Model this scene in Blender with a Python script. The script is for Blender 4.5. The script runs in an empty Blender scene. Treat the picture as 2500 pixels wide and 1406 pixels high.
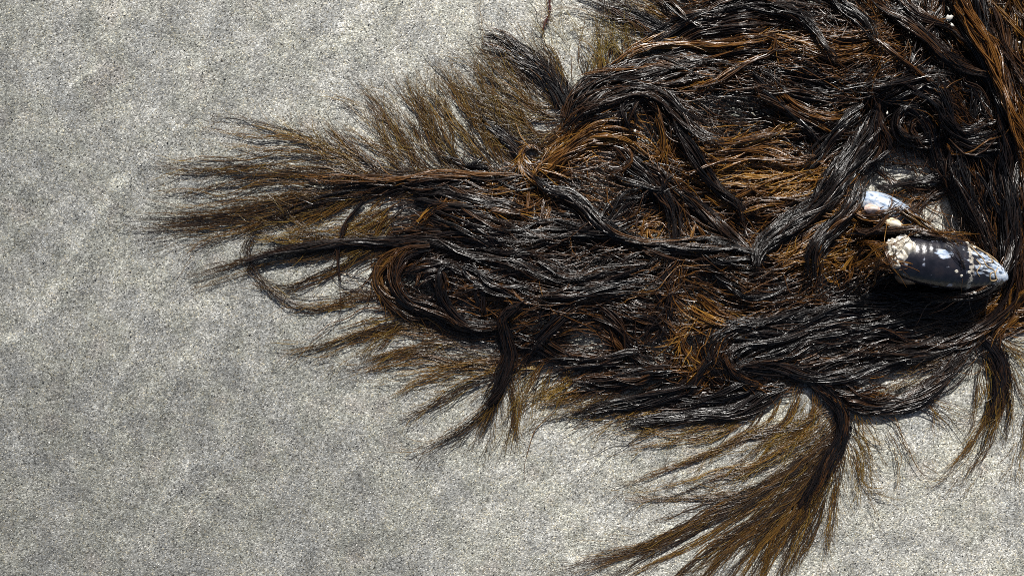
import bpy, math, random
import numpy as np

# ------------------------------------------------------------------ scale and frame
S = 0.00025            # metres per layout unit (1 unit = 0.25 mm on the sand)
CAMH = 0.56            # camera height above the sand
CX, CY = 1250.0, 703.0
rng = np.random.default_rng(11)
random.seed(5)
scene = bpy.context.scene
C = scene.collection

# ------------------------------------------------------------------ camera
cam_d = bpy.data.cameras.new('camera')
cam = bpy.data.objects.new('camera', cam_d)
C.objects.link(cam)
cam.location = (0, 0, CAMH)
cam.rotation_euler = (0, 0, 0)
cam_d.sensor_width = 36.0
cam_d.lens = 36.0 * CAMH / (2500 * S)
cam_d.clip_start = 0.01
cam_d.clip_end = 100
scene.camera = cam

# ------------------------------------------------------------------ sky, sun, exposure
SUN_EL, SUN_AZ = math.radians(41), math.radians(8)     # azimuth from +Y (top of picture) towards +X
w = bpy.data.worlds.new('World')
scene.world = w
w.use_nodes = True
nt = w.node_tree
bg = nt.nodes['Background']
sky = nt.nodes.new('ShaderNodeTexSky')
sky.sky_type = 'NISHITA'
sky.sun_disc = False
sky.sun_elevation = SUN_EL
sky.sun_rotation = SUN_AZ
sky.dust_density = 4.0
nt.links.new(sky.outputs[0], bg.inputs[0])
bg.inputs[1].default_value = 0.05
sd = bpy.data.lights.new('sun', 'SUN')
sd.energy = 5.0
sd.angle = math.radians(0.5)
sd.color = (1.0, 0.975, 0.93)
sun = bpy.data.objects.new('sun', sd)
C.objects.link(sun)
sun.location = (0.1, 0.6, 0.8)
sun.rotation_euler = (-(math.pi / 2 - SUN_EL), 0, -SUN_AZ)
sun.rotation_euler.rotate_axis('X', 0)
from mathutils import Vector, Matrix, Euler
ldir = Vector((math.sin(SUN_AZ) * math.cos(SUN_EL), math.cos(SUN_AZ) * math.cos(SUN_EL), math.sin(SUN_EL)))
sun.rotation_euler = ldir.to_track_quat('Z', 'Y').to_euler()
scene.view_settings.view_transform = 'Standard'
scene.view_settings.look = 'None'
scene.view_settings.exposure = 0.45
scene.view_settings.gamma = 1.0
scene.cycles.use_denoising = False
scene.cycles.filter_width = 1.0
scene.cycles.max_bounces = 6
scene.cycles.diffuse_bounces = 3
scene.cycles.transmission_bounces = 4

# ------------------------------------------------------------------ helpers
def W(x, y, z):
    """layout units (as seen on the sand from above) -> metres; raised points are drawn in by perspective"""
    x = np.asarray(x, float); y = np.asarray(y, float); z = np.asarray(z, float) * S
    k = (1 - z / CAMH)
    return np.stack([(x - CX) * S * k, (CY - y) * S * k, z], -1)

def new_obj(name, mesh, parent=None, mat=None):
    o = bpy.data.objects.new(name, mesh)
    C.objects.link(o)
    if parent is not None:
        o.parent = parent
    if mat is not None:
        mesh.materials.append(mat)
    return o

def tag(o, label=None, cat=None, group=None, kind=None):
    if label: o['label'] = label
    if cat: o['category'] = cat
    if group: o['group'] = group
    if kind: o['kind'] = kind
    return o

def mesh_np(name, verts, faces, smooth=True):
    """verts (n,3), faces (m,3) or (m,4) arrays"""
    me = bpy.data.meshes.new(name)
    verts = np.ascontiguousarray(verts, np.float32)
    faces = np.ascontiguousarray(faces, np.int32)
    k = faces.shape[1]
    me.vertices.add(len(verts)); me.vertices.foreach_set('co', verts.ravel())
    me.loops.add(faces.size); me.loops.foreach_set('vertex_index', faces.ravel())
    me.polygons.add(len(faces))
    me.polygons.foreach_set('loop_start', np.arange(0, faces.size, k, dtype=np.int32))
    if smooth:
        me.polygons.foreach_set('use_smooth', np.ones(len(faces), bool))
    me.update(calc_edges=True)
    return me

def col_attr(me, cols, name='tone'):
    a = me.attributes.new(name, 'FLOAT_COLOR', 'POINT')
    c = np.ones((len(cols), 4), np.float32); c[:, :3] = cols
    a.data.foreach_set('color', c.ravel())

def principled(name):
    m = bpy.data.materials.new(name); m.use_nodes = True
    n = m.node_tree.nodes; l = m.node_tree.links
    return m, n, l, n['Principled BSDF'], n['Material Output']

def catmull(P, m):
    P = np.asarray(P, float)
    Q = np.vstack([2 * P[0] - P[1], P, 2 * P[-1] - P[-2]])
    out = []
    n = len(P) - 1
    for i in range(n):
        p0, p1, p2, p3 = Q[i], Q[i + 1], Q[i + 2], Q[i + 3]
        t = np.linspace(0, 1, 24, endpoint=False)[:, None]
        out.append(0.5 * ((2 * p1) + (p2 - p0) * t + (2 * p0 - 5 * p1 + 4 * p2 - p3) * t**2 + (3 * p1 - p0 - 3 * p2 + p3) * t**3))
    out = np.vstack(out + [P[-1:]])
    d = np.r_[0, np.cumsum(np.linalg.norm(np.diff(out, axis=0), axis=1))]
    tt = np.linspace(0, d[-1], m)
    return np.stack([np.interp(tt, d, out[:, k]) for k in range(out.shape[1])], -1), d[-1]

# ------------------------------------------------------------------ materials
def mat_strand():
    m, n, l, b, out = principled('wet_filament')
    at = n.new('ShaderNodeAttribute'); at.attribute_name = 'tone'
    tc = n.new('ShaderNodeTexCoord')
    nz = n.new('ShaderNodeTexNoise'); nz.inputs['Scale'].default_value = 900; nz.inputs['Detail'].default_value = 1
    l.new(tc.outputs['Object'], nz.inputs['Vector'])
    bp = n.new('ShaderNodeBump'); bp.inputs['Strength'].default_value = 0.22; bp.inputs['Distance'].default_value = 0.0004
    l.new(nz.outputs['Fac'], bp.inputs['Height'])
    l.new(at.outputs['Color'], b.inputs['Base Color'])
    l.new(bp.outputs['Normal'], b.inputs['Normal'])
    b.inputs['Roughness'].default_value = 0.28
    b.inputs['Specular IOR Level'].default_value = 0.7
    b.inputs['IOR'].default_value = 1.5
    b.inputs['Coat Weight'].default_value = 0.5
    b.inputs['Coat Roughness'].default_value = 0.16
    tr = n.new('ShaderNodeBsdfTranslucent')
    g = n.new('ShaderNodeMixRGB'); g.blend_type = 'MULTIPLY'; g.inputs[0].default_value = 1
    g.inputs[2].default_value = (1.6, 1.35, 0.8, 1)
    l.new(at.outputs['Color'], g.inputs[1]); l.new(g.outputs[0], tr.inputs['Color'])
    mx = n.new('ShaderNodeMixShader'); mx.inputs[0].default_value = 0.38
    l.new(b.outputs[0], mx.inputs[1]); l.new(tr.outputs[0], mx.inputs[2]); l.new(mx.outputs[0], out.inputs['Surface'])
    return m
M_STRAND = mat_strand()

def mat_sand():
    m, n, l, b, out = principled('beach_sand')
    tc = n.new('ShaderNodeTexCoord')
    def vor(scale, feat='F1'):
        v = n.new('ShaderNodeTexVoronoi'); v.inputs['Scale'].default_value = scale; v.feature = feat
        l.new(tc.outputs['Object'], v.inputs['Vector']); return v
    def ramp(src, stops, interp='LINEAR'):
        r = n.new('ShaderNodeValToRGB'); r.color_ramp.interpolation = interp
        while len(r.color_ramp.elements) < len(stops): r.color_ramp.elements.new(0.5)
        for e, (p, c) in zip(r.color_ramp.elements, stops):
            e.position = p; e.color = (*c, 1)
        l.new(src, r.inputs[0]); return r
    def mul(a, c, f=1.0, mode='MULTIPLY'):
        x = n.new('ShaderNodeMixRGB'); x.blend_type = mode
        if isinstance(f, float): x.inputs[0].default_value = f
        else: l.new(f, x.inputs[0])
        l.new(a, x.inputs[1]); l.new(c, x.inputs[2]); return x.outputs[0]
    v1 = vor(1450)
    sep = n.new('ShaderNodeSeparateColor'); l.new(v1.outputs['Color'], sep.inputs[0])
    grain = ramp(sep.outputs[0], [(0, (0.06, 0.06, 0.06)), (0.07, (0.19, 0.19, 0.185)), (0.3, (0.33, 0.33, 0.32)), (0.62, (0.44, 0.44, 0.428)), (0.86, (0.61, 0.61, 0.60)), (1, (0.92, 0.915, 0.90))])
    hue = ramp(sep.outputs[1], [(0, (1.1, 1.0, 0.8)), (0.16, (1, 1, 1)), (0.85, (1, 1, 1)), (1, (0.94, 0.98, 1.04))])
    base = mul(grain.outputs[0], hue.outputs[0])
    # damp blotches, a broad one and a finer one
    n1 = n.new('ShaderNodeTexNoise'); n1.inputs['Scale'].default_value = 9; n1.inputs['Detail'].default_value = 3
    mp = n.new('ShaderNodeMapping'); mp.inputs['Rotation'].default_value = (0, 0, math.radians(-35)); mp.inputs['Scale'].default_value = (0.55, 1.6, 1)
    l.new(tc.outputs['Object'], mp.inputs[0]); l.new(mp.outputs[0], n1.inputs['Vector'])
    r1 = ramp(n1.outputs['Fac'], [(0.3, (0.80, 0.81, 0.81)), (0.7, (1.1, 1.1, 1.08))])
    base = mul(base, r1.outputs[0])
    n2 = n.new('ShaderNodeTexNoise'); n2.inputs['Scale'].default_value = 60; n2.inputs['Detail'].default_value = 4
    l.new(tc.outputs['Object'], n2.inputs['Vector'])
    r2 = ramp(n2.outputs['Fac'], [(0.3, (0.74, 0.75, 0.76)), (0.7, (1.22, 1.22, 1.21))])
    base = mul(base, r2.outputs[0])
    n3 = n.new('ShaderNodeTexNoise'); n3.inputs['Scale'].default_value = 260; n3.inputs['Detail'].default_value = 2
    l.new(tc.outputs['Object'], n3.inputs['Vector'])
    r3 = ramp(n3.outputs['Fac'], [(0.3, (0.84, 0.84, 0.84)), (0.7, (1.12, 1.12, 1.11))])
    base = mul(base, r3.outputs[0])
    n4 = n.new('ShaderNodeTexNoise'); n4.inputs['Scale'].default_value = 34; n4.inputs['Detail'].default_value = 2
    l.new(tc.outputs['Object'], n4.inputs['Vector'])
    r4 = ramp(n4.outputs['Fac'], [(0.3, (0.985, 1.0, 1.025)), (0.45, (1, 1, 1)), (0.58, (1.0, 1.01, 0.97)), (0.72, (1.03, 0.995, 0.98))])
    base = mul(base, r4.outputs[0])
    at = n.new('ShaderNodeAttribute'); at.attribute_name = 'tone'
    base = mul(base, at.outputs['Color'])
    l.new(base, b.inputs['Base Color'])
    b.inputs['Roughness'].default_value = 0.75
    b.inputs['Specular IOR Level'].default_value = 0.3
    bp = n.new('ShaderNodeBump'); bp.inputs['Strength'].default_value = 0.75; bp.inputs['Distance'].default_value = 0.0004; bp.invert = True
    l.new(v1.outputs['Distance'], bp.inputs['Height'])
    sp = n.new('ShaderNodeMath'); sp.operation = 'MULTIPLY'; sp.inputs[1].default_value = 1.0
    l.new(bp.outputs[0], b.inputs['Normal'])
    return m
M_SAND = mat_sand()

def mat_simple(name, attr=None, color=(0.5, 0.5, 0.5), rough=0.5, spec=0.5, noise=None, trans=0):
    m, n, l, b, out = principled(name)
    src = None
    if attr:
        at = n.new('ShaderNodeAttribute'); at.attribute_name = attr; src = at.outputs['Color']
    else:
        rgb = n.new('ShaderNodeRGB'); rgb.outputs[0].default_value = (*color, 1); src = rgb.outputs[0]
    if noise:
        tc = n.new('ShaderNodeTexCoord')
        nz = n.new('ShaderNodeTexNoise'); nz.inputs['Scale'].default_value = noise[0]; nz.inputs['Detail'].default_value = 4
        l.new(tc.outputs['Object'], nz.inputs['Vector'])
        r = n.new('ShaderNodeValToRGB'); r.color_ramp.elements[0].position = 0.35; r.color_ramp.elements[1].position = 0.7
        r.color_ramp.elements[0].color = (*noise[1], 1); r.color_ramp.elements[1].color = (1, 1, 1, 1)
        l.new(nz.outputs['Fac'], r.inputs[0])
        x = n.new('ShaderNodeMixRGB'); x.blend_type = 'MULTIPLY'; x.inputs[0].default_value = 1
        l.new(src, x.inputs[1]); l.new(r.outputs[0], x.inputs[2]); src = x.outputs[0]
        bp = n.new('ShaderNodeBump'); bp.inputs['Strength'].default_value = 0.4; bp.inputs['Distance'].default_value = 0.0004
        l.new(nz.outputs['Fac'], bp.inputs['Height']); l.new(bp.outputs[0], b.inputs['Normal'])
    l.new(src, b.inputs['Base Color'])
    b.inputs['Roughness'].default_value = rough
    b.inputs['Specular IOR Level'].default_value = spec
    return m
M_GRAIN = mat_simple('sand_grain', attr='tone', rough=0.35, spec=0.5)

def mat_mussel(name, flip=False):
    """dark blue-black shell, concentric growth lines, beak worn to pale blue and white"""
    m, n, l, b, out = principled(name)
    tc = n.new('ShaderNodeTexCoord')
    uv = n.new('ShaderNodeAttribute'); uv.attribute_name = 'shell'     # R: beak->rim, G: across
    sep = n.new('ShaderNodeSeparateColor'); l.new(uv.outputs['Color'], sep.inputs[0])
    def noise(scale, det=4, st=None):
        z = n.new('ShaderNodeTexNoise'); z.inputs['Scale'].default_value = scale; z.inputs['Detail'].default_value = det
        if st:
            mp = n.new('ShaderNodeMapping'); mp.inputs['Scale'].default_value = st
            l.new(tc.outputs['Object'], mp.inputs[0]); l.new(mp.outputs[0], z.inputs['Vector'])
        else: l.new(tc.outputs['Object'], z.inputs['Vector'])
        return z.outputs['Fac']
    def ramp(src, stops):
        r = n.new('ShaderNodeValToRGB')
        while len(r.color_ramp.elements) < len(stops): r.color_ramp.elements.new(0.5)
        for e, (p, c) in zip(r.color_ramp.elements, stops):
            e.position = p; e.color = (*c, 1)
        l.new(src, r.inputs[0]); return r.outputs[0]
    def math2(op, a, c):
        x = n.new('ShaderNodeMath'); x.operation = op
        for i, s in enumerate((a, c)):
            if isinstance(s, (int, float)): x.inputs[i].default_value = s
            else: l.new(s, x.inputs[i])
        return x.outputs[0]
    def mix(f, a, c):
        x = n.new('ShaderNodeMixRGB'); l.new(f, x.inputs[0]); l.new(a, x.inputs[1]); l.new(c, x.inputs[2]); return x.outputs[0]
    base = ramp(noise(160), [(0.3, (0.006, 0.007, 0.011)), (0.55, (0.014, 0.014, 0.02)), (0.8, (0.03, 0.024, 0.026))])
    # growth lines
    gl = math2('SINE', math2('MULTIPLY', math2('ADD', sep.outputs[0], math2('MULTIPLY', noise(120), 0.05)), 120), 0)
    # wear towards the beak
    along = math2('SUBTRACT', 1.0, sep.outputs[0]) if flip else sep.outputs[0]
    lowside = math2('MULTIPLY', math2('MAXIMUM', math2('SUBTRACT', sep.outputs[1], 0.66 if not flip else 0.95), 0.0), 3.0)
    hiside = math2('MULTIPLY', math2('MAXIMUM', math2('SUBTRACT', 0.22, sep.outputs[1]), 0.0), 2.0)
    wear = math2('ADD', math2('MULTIPLY', along, 0.75), math2('MULTIPLY', noise(420, 9, (0.35, 1.3, 1.3)), 0.95))
    wear = math2('SUBTRACT', math2('SUBTRACT', wear, lowside), hiside)
    # one scuffed patch in the middle of the shell
    du = math2('MULTIPLY', math2('SUBTRACT', sep.outputs[0], 0.37), 10.0)
    dv = math2('MULTIPLY', math2('SUBTRACT', sep.outputs[1], 0.44), 7.0)
    dd = math2('ADD', math2('MULTIPLY', du, du), math2('MULTIPLY', dv, dv))
    patch = math2('MULTIPLY', math2('MAXIMUM', math2('SUBTRACT', 1.0, dd), 0.0), 0.0 if flip else 0.42)
    wear = math2('ADD', wear, patch)
    wf = ramp(math2('MULTIPLY', wear, 0.8), [(0.79 if not flip else 0.7, (0, 0, 0)), (0.87 if not flip else 0.8, (1, 1, 1))])
    worn = ramp(noise(420, 3, (0.4, 1.5, 1.5)), [(0.3, (0.10, 0.15, 0.24)), (0.5, (0.36, 0.43, 0.54)), (0.66, (0.56, 0.58, 0.6))])
    c = mix(wf, base, worn)
    # scattered pale scuffs and crust
    sc = ramp(noise(230, 5), [(0.63, (0, 0, 0)), (0.69, (1, 1, 1))])
    scol = ramp(noise(500), [(0.3, (0.12, 0.15, 0.24)), (0.7, (0.5, 0.52, 0.55))])
    c = mix(sc, c, scol)
    # band of grey crust across the shell
    band = math2('SUBTRACT', 1.0, math2('MULTIPLY', math2('ABSOLUTE', math2('SUBTRACT', sep.outputs[0], 0.60), 0), 16))
    bf = ramp(math2('MULTIPLY', math2('MAXIMUM', band, 0.0), math2('MULTIPLY', noise(600, 5), 0.0 if flip else 1.5)), [(0.52, (0, 0, 0)), (0.62, (1, 1, 1))])
    bc = ramp(noise(900), [(0.3, (0.16, 0.14, 0.11)), (0.7, (0.5, 0.47, 0.42))])
    c = mix(bf, c, bc)
    l.new(c, b.inputs['Base Color'])
    b.inputs['Roughness'].default_value = 0.22
    bp = n.new('ShaderNodeBump'); bp.inputs['Strength'].default_value = 0.35; bp.inputs['Distance'].default_value = 0.0005
    l.new(math2('ADD', math2('MULTIPLY', gl, 0.25), noise(500)), bp.inputs['Height'])
    l.new(bp.outputs[0], b.inputs['Normal'])
    return m
M_MUSSEL = mat_mussel('mussel_shell')
M_MUSSEL_PALE = mat_mussel('silvery_mussel_shell', True)
M_BARN = mat_simple('barnacle_plate', color=(0.80, 0.77, 0.70), rough=0.5, noise=(700, (0.45, 0.42, 0.36)))
M_LIMPET = mat_simple('limpet_shell', attr='tone', rough=0.4, noise=(500, (0.6, 0.5, 0.45)))
M_CHIP = mat_simple('broken_shell', color=(0.62, 0.60, 0.56), rough=0.35, noise=(600, (0.7, 0.68, 0.64)))
M_THREAD = mat_simple('tan_thread', color=(0.42, 0.31, 0.17), rough=0.5, noise=(900, (0.6, 0.55, 0.5)))

# ------------------------------------------------------------------ sand
STREAKS = [([(420, 310), (330, 410), (250, 500), (190, 590), (150, 660), (110, 760), (60, 810), (-60, 880)], 22, 1.0),
           ([(690, 70), (600, 125), (480, 170), (330, 200)], 24, 0.5),
           ([(330, 860), (270, 960), (235, 1060)], 14, 0.8), ([(520, 760), (440, 880), (400, 980)], 20, 0.45),
           ([(260, 150), (200, 190), (120, 260)], 14, 0.6), ([(80, 430), (30, 480), (-30, 520)], 20, 0.6),
           ([(470, 1130), (400, 1220), (300, 1300), (240, 1390)], 22, 0.5), ([(470, 640), (380, 690), (300, 800)], 15, 0.5),
           ([(1230, 1300), (1270, 1360), (1290, 1430)], 24, 0.4), ([(860, 40), (780, 120), (700, 170)], 20, 0.4)]
def axis(a, b, lo, hi, step):
    fine = np.arange(a, b, step)
    left = a - np.geomspace(step, a - lo, 16); right = b + np.geomspace(step, hi - b, 16)
    return np.r_[left[::-1], fine, right]
gx = axis(-80, 2580, -12000, 14000, 7.0); gy = axis(-80, 1490, -12000, 13000, 7.0)
GX, GY = np.meshgrid(gx, gy)
def vnoise(X, Y, wl, seed):
    r = np.random.default_rng(seed); g = r.random((64, 64))
    u = X / wl; v = Y / wl
    i = np.floor(u).astype(int); j = np.floor(v).astype(int)
    fu = u - i; fv = v - j; fu = fu * fu * (3 - 2 * fu); fv = fv * fv * (3 - 2 * fv)
    a = g[j % 64, i % 64]; b_ = g[j % 64, (i + 1) % 64]; c_ = g[(j + 1) % 64, i % 64]; d_ = g[(j + 1) % 64, (i + 1) % 64]
    return (a * (1 - fu) + b_ * fu) * (1 - fv) + (c_ * (1 - fu) + d_ * fu) * fv - 0.5
def polydist(X, Y, P):
    best = np.full(X.shape, 1e9)
    for (x0, y0), (x1, y1) in zip(P[:-1], P[1:]):
        dx, dy = x1 - x0, y1 - y0
        t = np.clip(((X - x0) * dx + (Y - y0) * dy) / (dx * dx + dy * dy), 0, 1)
        best = np.minimum(best, np.hypot(X - x0 - t * dx, Y - y0 - t * dy))
    return best
dry = np.zeros(GX.shape)
for P, wd, st in STREAKS:
    d = polydist(GX + 18 * vnoise(GX, GY, 40, 3), GY + 18 * vnoise(GX, GY, 40, 4), P)
    dry = np.maximum(dry, st * np.exp(-(d / (0.6 * wd)) ** 2) * (0.62 + 0.9 * vnoise(GX, GY, 45, 8)))
near = np.abs(GX - 1250) + np.abs(GY - 700) < 4000
ac = GX * 0.82 + GY * 0.57 + 60 * vnoise(GX, GY, 260, 41)
al = GX * 0.57 - GY * 0.82
rip = vnoise(ac, al * 0.22, 95, 42) + 0.6 * vnoise(ac, al * 0.3, 48, 43)
SZ = (rip * 7 + vnoise(GX, GY, 330, 1) * 9 + vnoise(GX, GY, 90, 2) * 3.0 + vnoise(GX, GY, 24, 5) * 1.6 + dry * 5.0) * np.where(near, 1, 0.3)
sv = np.stack([(GX - CX) * S, (CY - GY) * S, SZ * S - 0.0015], -1).reshape(-1, 3)
ny, nx = GX.shape
I = (np.arange(ny - 1)[:, None] * nx + np.arange(nx - 1)[None, :])
sf = np.stack([I, I + nx, I + nx + 1, I + 1], -1).reshape(-1, 4)
sme = mesh_np('sand', sv, sf)
# vignette painted into the sand colour: left darker and greyer, paler by the weed
vignette = 1 / (1 + np.exp(-(GX - 900 - 0.35 * (GY - 700) + 300 * vnoise(GX, GY, 300, 12)) / 260))
tone = 0.78 * (0.56 + 0.12 * np.clip((1100 - GY) / 1100, 0, 1) + 0.46 * vignette + 0.34 * dry + 0.06 * rip)[..., None] * np.stack([1.0 + 0.02 * vignette, 0.995 + 0.0 * vignette, 0.97 - 0.03 * vignette], -1)
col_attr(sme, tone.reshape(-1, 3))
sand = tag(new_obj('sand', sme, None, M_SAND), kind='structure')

def sand_z(x, y):
    ix = np.clip(np.searchsorted(gx, x) - 1, 0, nx - 2); iy = np.clip(np.searchsorted(gy, y) - 1, 0, ny - 2)
    return SZ[iy, ix] - 6.0

# loose grains lying proud of the sheet
ng = 26000
px_ = rng.uniform(-60, 2560, ng); py_ = rng.uniform(-60, 1470, ng)
kind_ = rng.random(ng)
rad = np.where(kind_ < 0.97, rng.uniform(0.7, 1.5, ng), rng.uniform(1.5, 2.7, ng))
octv = np.array([(1, 0, 0), (-1, 0, 0), (0, 1, 0), (0, -1, 0), (0, 0, 1), (0, 0, -1)], float)
octf = np.array([(0, 2, 4), (2, 1, 4), (1, 3, 4), (3, 0, 4), (2, 0, 5), (1, 2, 5), (3, 1, 5), (0, 3, 5)])
ang = rng.uniform(0, 6.28, ng)
loc = octv[None] * (rng.uniform(0.6, 1.25, (ng, 6, 1))) * rad[:, None, None]
ca, sa = np.cos(ang)[:, None], np.sin(ang)[:, None]
tl = rng.uniform(-0.5, 0.5, (ng, 1))
lx = loc[..., 0] * ca - loc[..., 1] * sa; ly = loc[..., 0] * sa + loc[..., 1] * ca
lz = loc[..., 2] * 0.8 + tl * lx
gz = sand_z(px_, py_) + rad * 0.45
gv = np.stack([((px_[:, None] + lx) - CX) * S, (CY - (py_[:, None] + ly)) * S, (gz[:, None] + lz) * S], -1).reshape(-1, 3)
gf = (octf[None] + 6 * np.arange(ng)[:, None, None]).reshape(-1, 3)
gc = np.where((kind_ < 0.5)[:, None], np.array([0.035, 0.035, 0.037]), np.where((kind_ < 0.8)[:, None], np.array([0.62, 0.61, 0.57]), np.where((kind_ < 0.92)[:, None], np.array([0.3, 0.28, 0.24]), np.array([0.85, 0.84, 0.8]))))
gc = np.where((rad > 1.5)[:, None] & (rng.random(ng) < 0.75)[:, None], np.array([0.02, 0.02, 0.022]), gc) * rng.uniform(0.7, 1.15, (ng, 1))
gme = mesh_np('loose_sand_grains', gv, gf, smooth=False)
col_attr(gme, np.repeat(gc, 6, axis=0))
tag(new_obj('loose_sand_grains', gme, None, M_GRAIN), 'loose dark and pale sand grains lying on the beach', 'sand grains', kind='stuff')

# ------------------------------------------------------------------ the weed: outline, height, flow
MASS = [(1560, -220), (1600, -40), (1650, 60), (1690, 115), (1570, 135), (1490, 172), (1405, 215), (1372, 285), (1345, 345), (1280, 395), (1150, 420), (1000, 432), (890, 447),
        (900, 465), (985, 492), (1010, 530), (960, 562), (930, 605), (918, 660), (935, 720), (985, 770), (1080, 812), (1180, 835), (1250, 868), (1340, 885),
        (1450, 925), (1550, 972), (1700, 992), (1850, 980), (1955, 935), (2020, 935), (2075, 985), (2180, 985), (2270, 925), (2330, 865), (2420, 830), (2540, 800), (2760, 760), (2800, -220)]
HOLES = [(2262, 500, 66, 72, 1.0), (2150, 430, 46, 28, 1.0), (2225, 432, 50, 24, 0.8), (2140, 898, 75, 22, 0.85), (2215, 940, 70, 32, 0.9), (1408, 833, 50, 20, 0.6), (2000, 958, 26, 26, 0.9), (1480, 195, 60, 16, 0.4), (2490, 60, 60, 60, 0.3)]
STEP = 8.0
hx = np.arange(200, 2820, STEP); hy = np.arange(-240, 1500, STEP)
HXg, HYg = np.meshgrid(hx, hy)
def inside(X, Y, P):
    r = np.zeros(X.shape, bool)
    for (x0, y0), (x1, y1) in zip(P, P[1:] + P[:1]):
        c = ((y0 > Y) != (y1 > Y)) & (X < (x1 - x0) * (Y - y0) / ((y1 - y0) if y1 != y0 else 1e-9) + x0)
        r ^= c
    return r
MIN = inside(HXg, HYg, MASS)
MD = polydist(HXg, HYg, MASS + MASS[:1])
HOLE = np.zeros(HXg.shape)
for hx_, hy_, ra, rb, st in HOLES:
    q = ((HXg - hx_) / ra) ** 2 + ((HYg - hy_) / rb) ** 2
    HOLE = np.maximum(HOLE, st * np.clip(1.5 - q, 0, 1))
HM = np.where(MIN, 46 * (1 - np.exp(-MD / 110)), 0)
HM -= np.where(MIN, 24 * np.exp(-(((HXg - 2290) / 200) ** 2 + ((HYg - 780) / 90) ** 2)), 0)
HM += np.where(MIN, 22 * np.exp(-(((HXg - 2040) / 120) ** 2 + ((HYg - 570) / 80) ** 2)), 0)
HM += np.where(MIN, (vnoise(HXg, HYg, 70, 21) * 26 + vnoise(HXg, HYg, 170, 22) * 34) * (1 - np.exp(-MD / 60)), 0)
for lx_, ly_, ra, rb, st in [(2230, 395, 140, 85, 0.8), (2270, 520, 80, 80, 0.6)]:
    HM *= 1 - st * np.exp(-(((HXg - lx_) / ra) ** 2 + ((HYg - ly_) / rb) ** 2))
HM = np.maximum(HM, 0) * (1 - HOLE)
for _ in range(3):
    HM = (HM + np.roll(HM, 1, 0) + np.roll(HM, -1, 0) + np.roll(HM, 1, 1) + np.roll(HM, -1, 1)) / 5
def gsample(G, x, y):
    u = np.clip((x - hx[0]) / STEP, 0, len(hx) - 1.001); v = np.clip((y - hy[0]) / STEP, 0, len(hy) - 1.001)
    i = u.astype(int); j = v.astype(int); fu = u - i; fv = v - j
    return (G[j, i] * (1 - fu) + G[j, i + 1] * fu) * (1 - fv) + (G[j + 1, i] * (1 - fu) + G[j + 1, i + 1] * fu) * fv

RAMP = np.array([(0.0, 0.0065, 0.0058, 0.0062), (0.25, 0.020, 0.012, 0.009), (0.5, 0.075, 0.032, 0.010), (0.75, 0.21, 0.090, 0.014), (1.0, 0.37, 0.20, 0.035)])
def ramp_col(c, olive=0.0):
    c = np.clip(c, 0, 1)
    o = np.stack([np.interp(c, RAMP[:, 0], RAMP[:, k]) for k in (1, 2, 3)], -1)
    ol = np.array([0.88, 1.26, 1.5])
    return o * (1 + (ol - 1) * np.asarray(olive)[..., None])

weed = bpy.data.objects.new('seaweed', None)
C.objects.link(weed)
weed.location = (W(1700, 560, 0)).tolist()
WO = np.array(weed.location)
tag(weed, 'tangled mass of wet dark brown stringy seaweed spread on pale sand', 'seaweed')

def build_strands(name, X, Y, Z, R, COL, parent=weed, sides=3):
    """X,Y,Z,R (n,K); COL (n,K,3): one mesh of thin tapering tubes"""
    n, K = X.shape
    P = W(X, Y, Z)
    T = np.gradient(P, axis=1)
    T /= np.linalg.norm(T, axis=2, keepdims=True) + 1e-12
    up = np.array([0, 0, 1.0])
    N = np.cross(T, up); N /= np.linalg.norm(N, axis=2, keepdims=True) + 1e-9
    B = np.cross(N, T)
    a0 = rng.uniform(0, 6.28, (n, 1))
    V = []
    for s in range(sides):
        a = a0 + 2 * math.pi * s / sides
        V.append(P + (R * S)[..., None] * (np.cos(a)[..., None] * N + np.sin(a)[..., None] * B))
    V = np.stack(V, 2)                                    # n,K,sides,3
    V = V.reshape(-1, 3) - WO
    idx = np.arange(n * K * sides).reshape(n, K, sides)
    F = []
    for s in range(sides):
        s2 = (s + 1) % sides
        F.append(np.stack([idx[:, :-1, s], idx[:, 1:, s], idx[:, 1:, s2], idx[:, :-1, s2]], -1).reshape(-1, 4))
    me = mesh_np(name, V, np.concatenate(F))
    col_attr(me, np.repeat(COL.reshape(-1, 3), sides, axis=0))
    return new_obj(name, me, parent, M_STRAND)

LOCKS = []
def L(pts, w=(14, 14), n=70, c=0.2, lift=6, th=None, fan=0.0, side=14, kind='lock', label=None, olive=0.0, r=1.45, wave=2.2, full=0.35, tipc=0.0, bunch=6, hl=(25, 90), zabs=None):
    LOCKS.append(dict(pts=pts, w=w, n=n, c=c, lift=lift, th=th, fan=fan, side=side, kind=kind, label=label, olive=olive, r=r, wave=wave, full=full, tipc=tipc, bunch=bunch, hl=hl, zabs=zabs))
def FR(pts, w=(10, 34), n=60, c=0.5, **k):
    """a fringe tuft lying on the sand and fanning out towards its tip"""
    d = dict(lift=2.5, fan=0.3, side=26, kind='fringe_tuft', olive=0.75, r=0.8, tipc=0.24, full=0.6, wave=4.5, bunch=6, hl=(25, 95))
    d.update(k); d['side'] = int(d['side'] * 1.4)
    e = pts[-1]; f = pts[-2]; pts = pts[:-1] + [(e[0] + 0.3 * (e[0] - f[0]), e[1] + 0.3 * (e[1] - f[1]))]
    L(pts, (w[0] * 1.15, w[1] * 1.25), int(n * 0.45), c + 0.05, **d)

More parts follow.
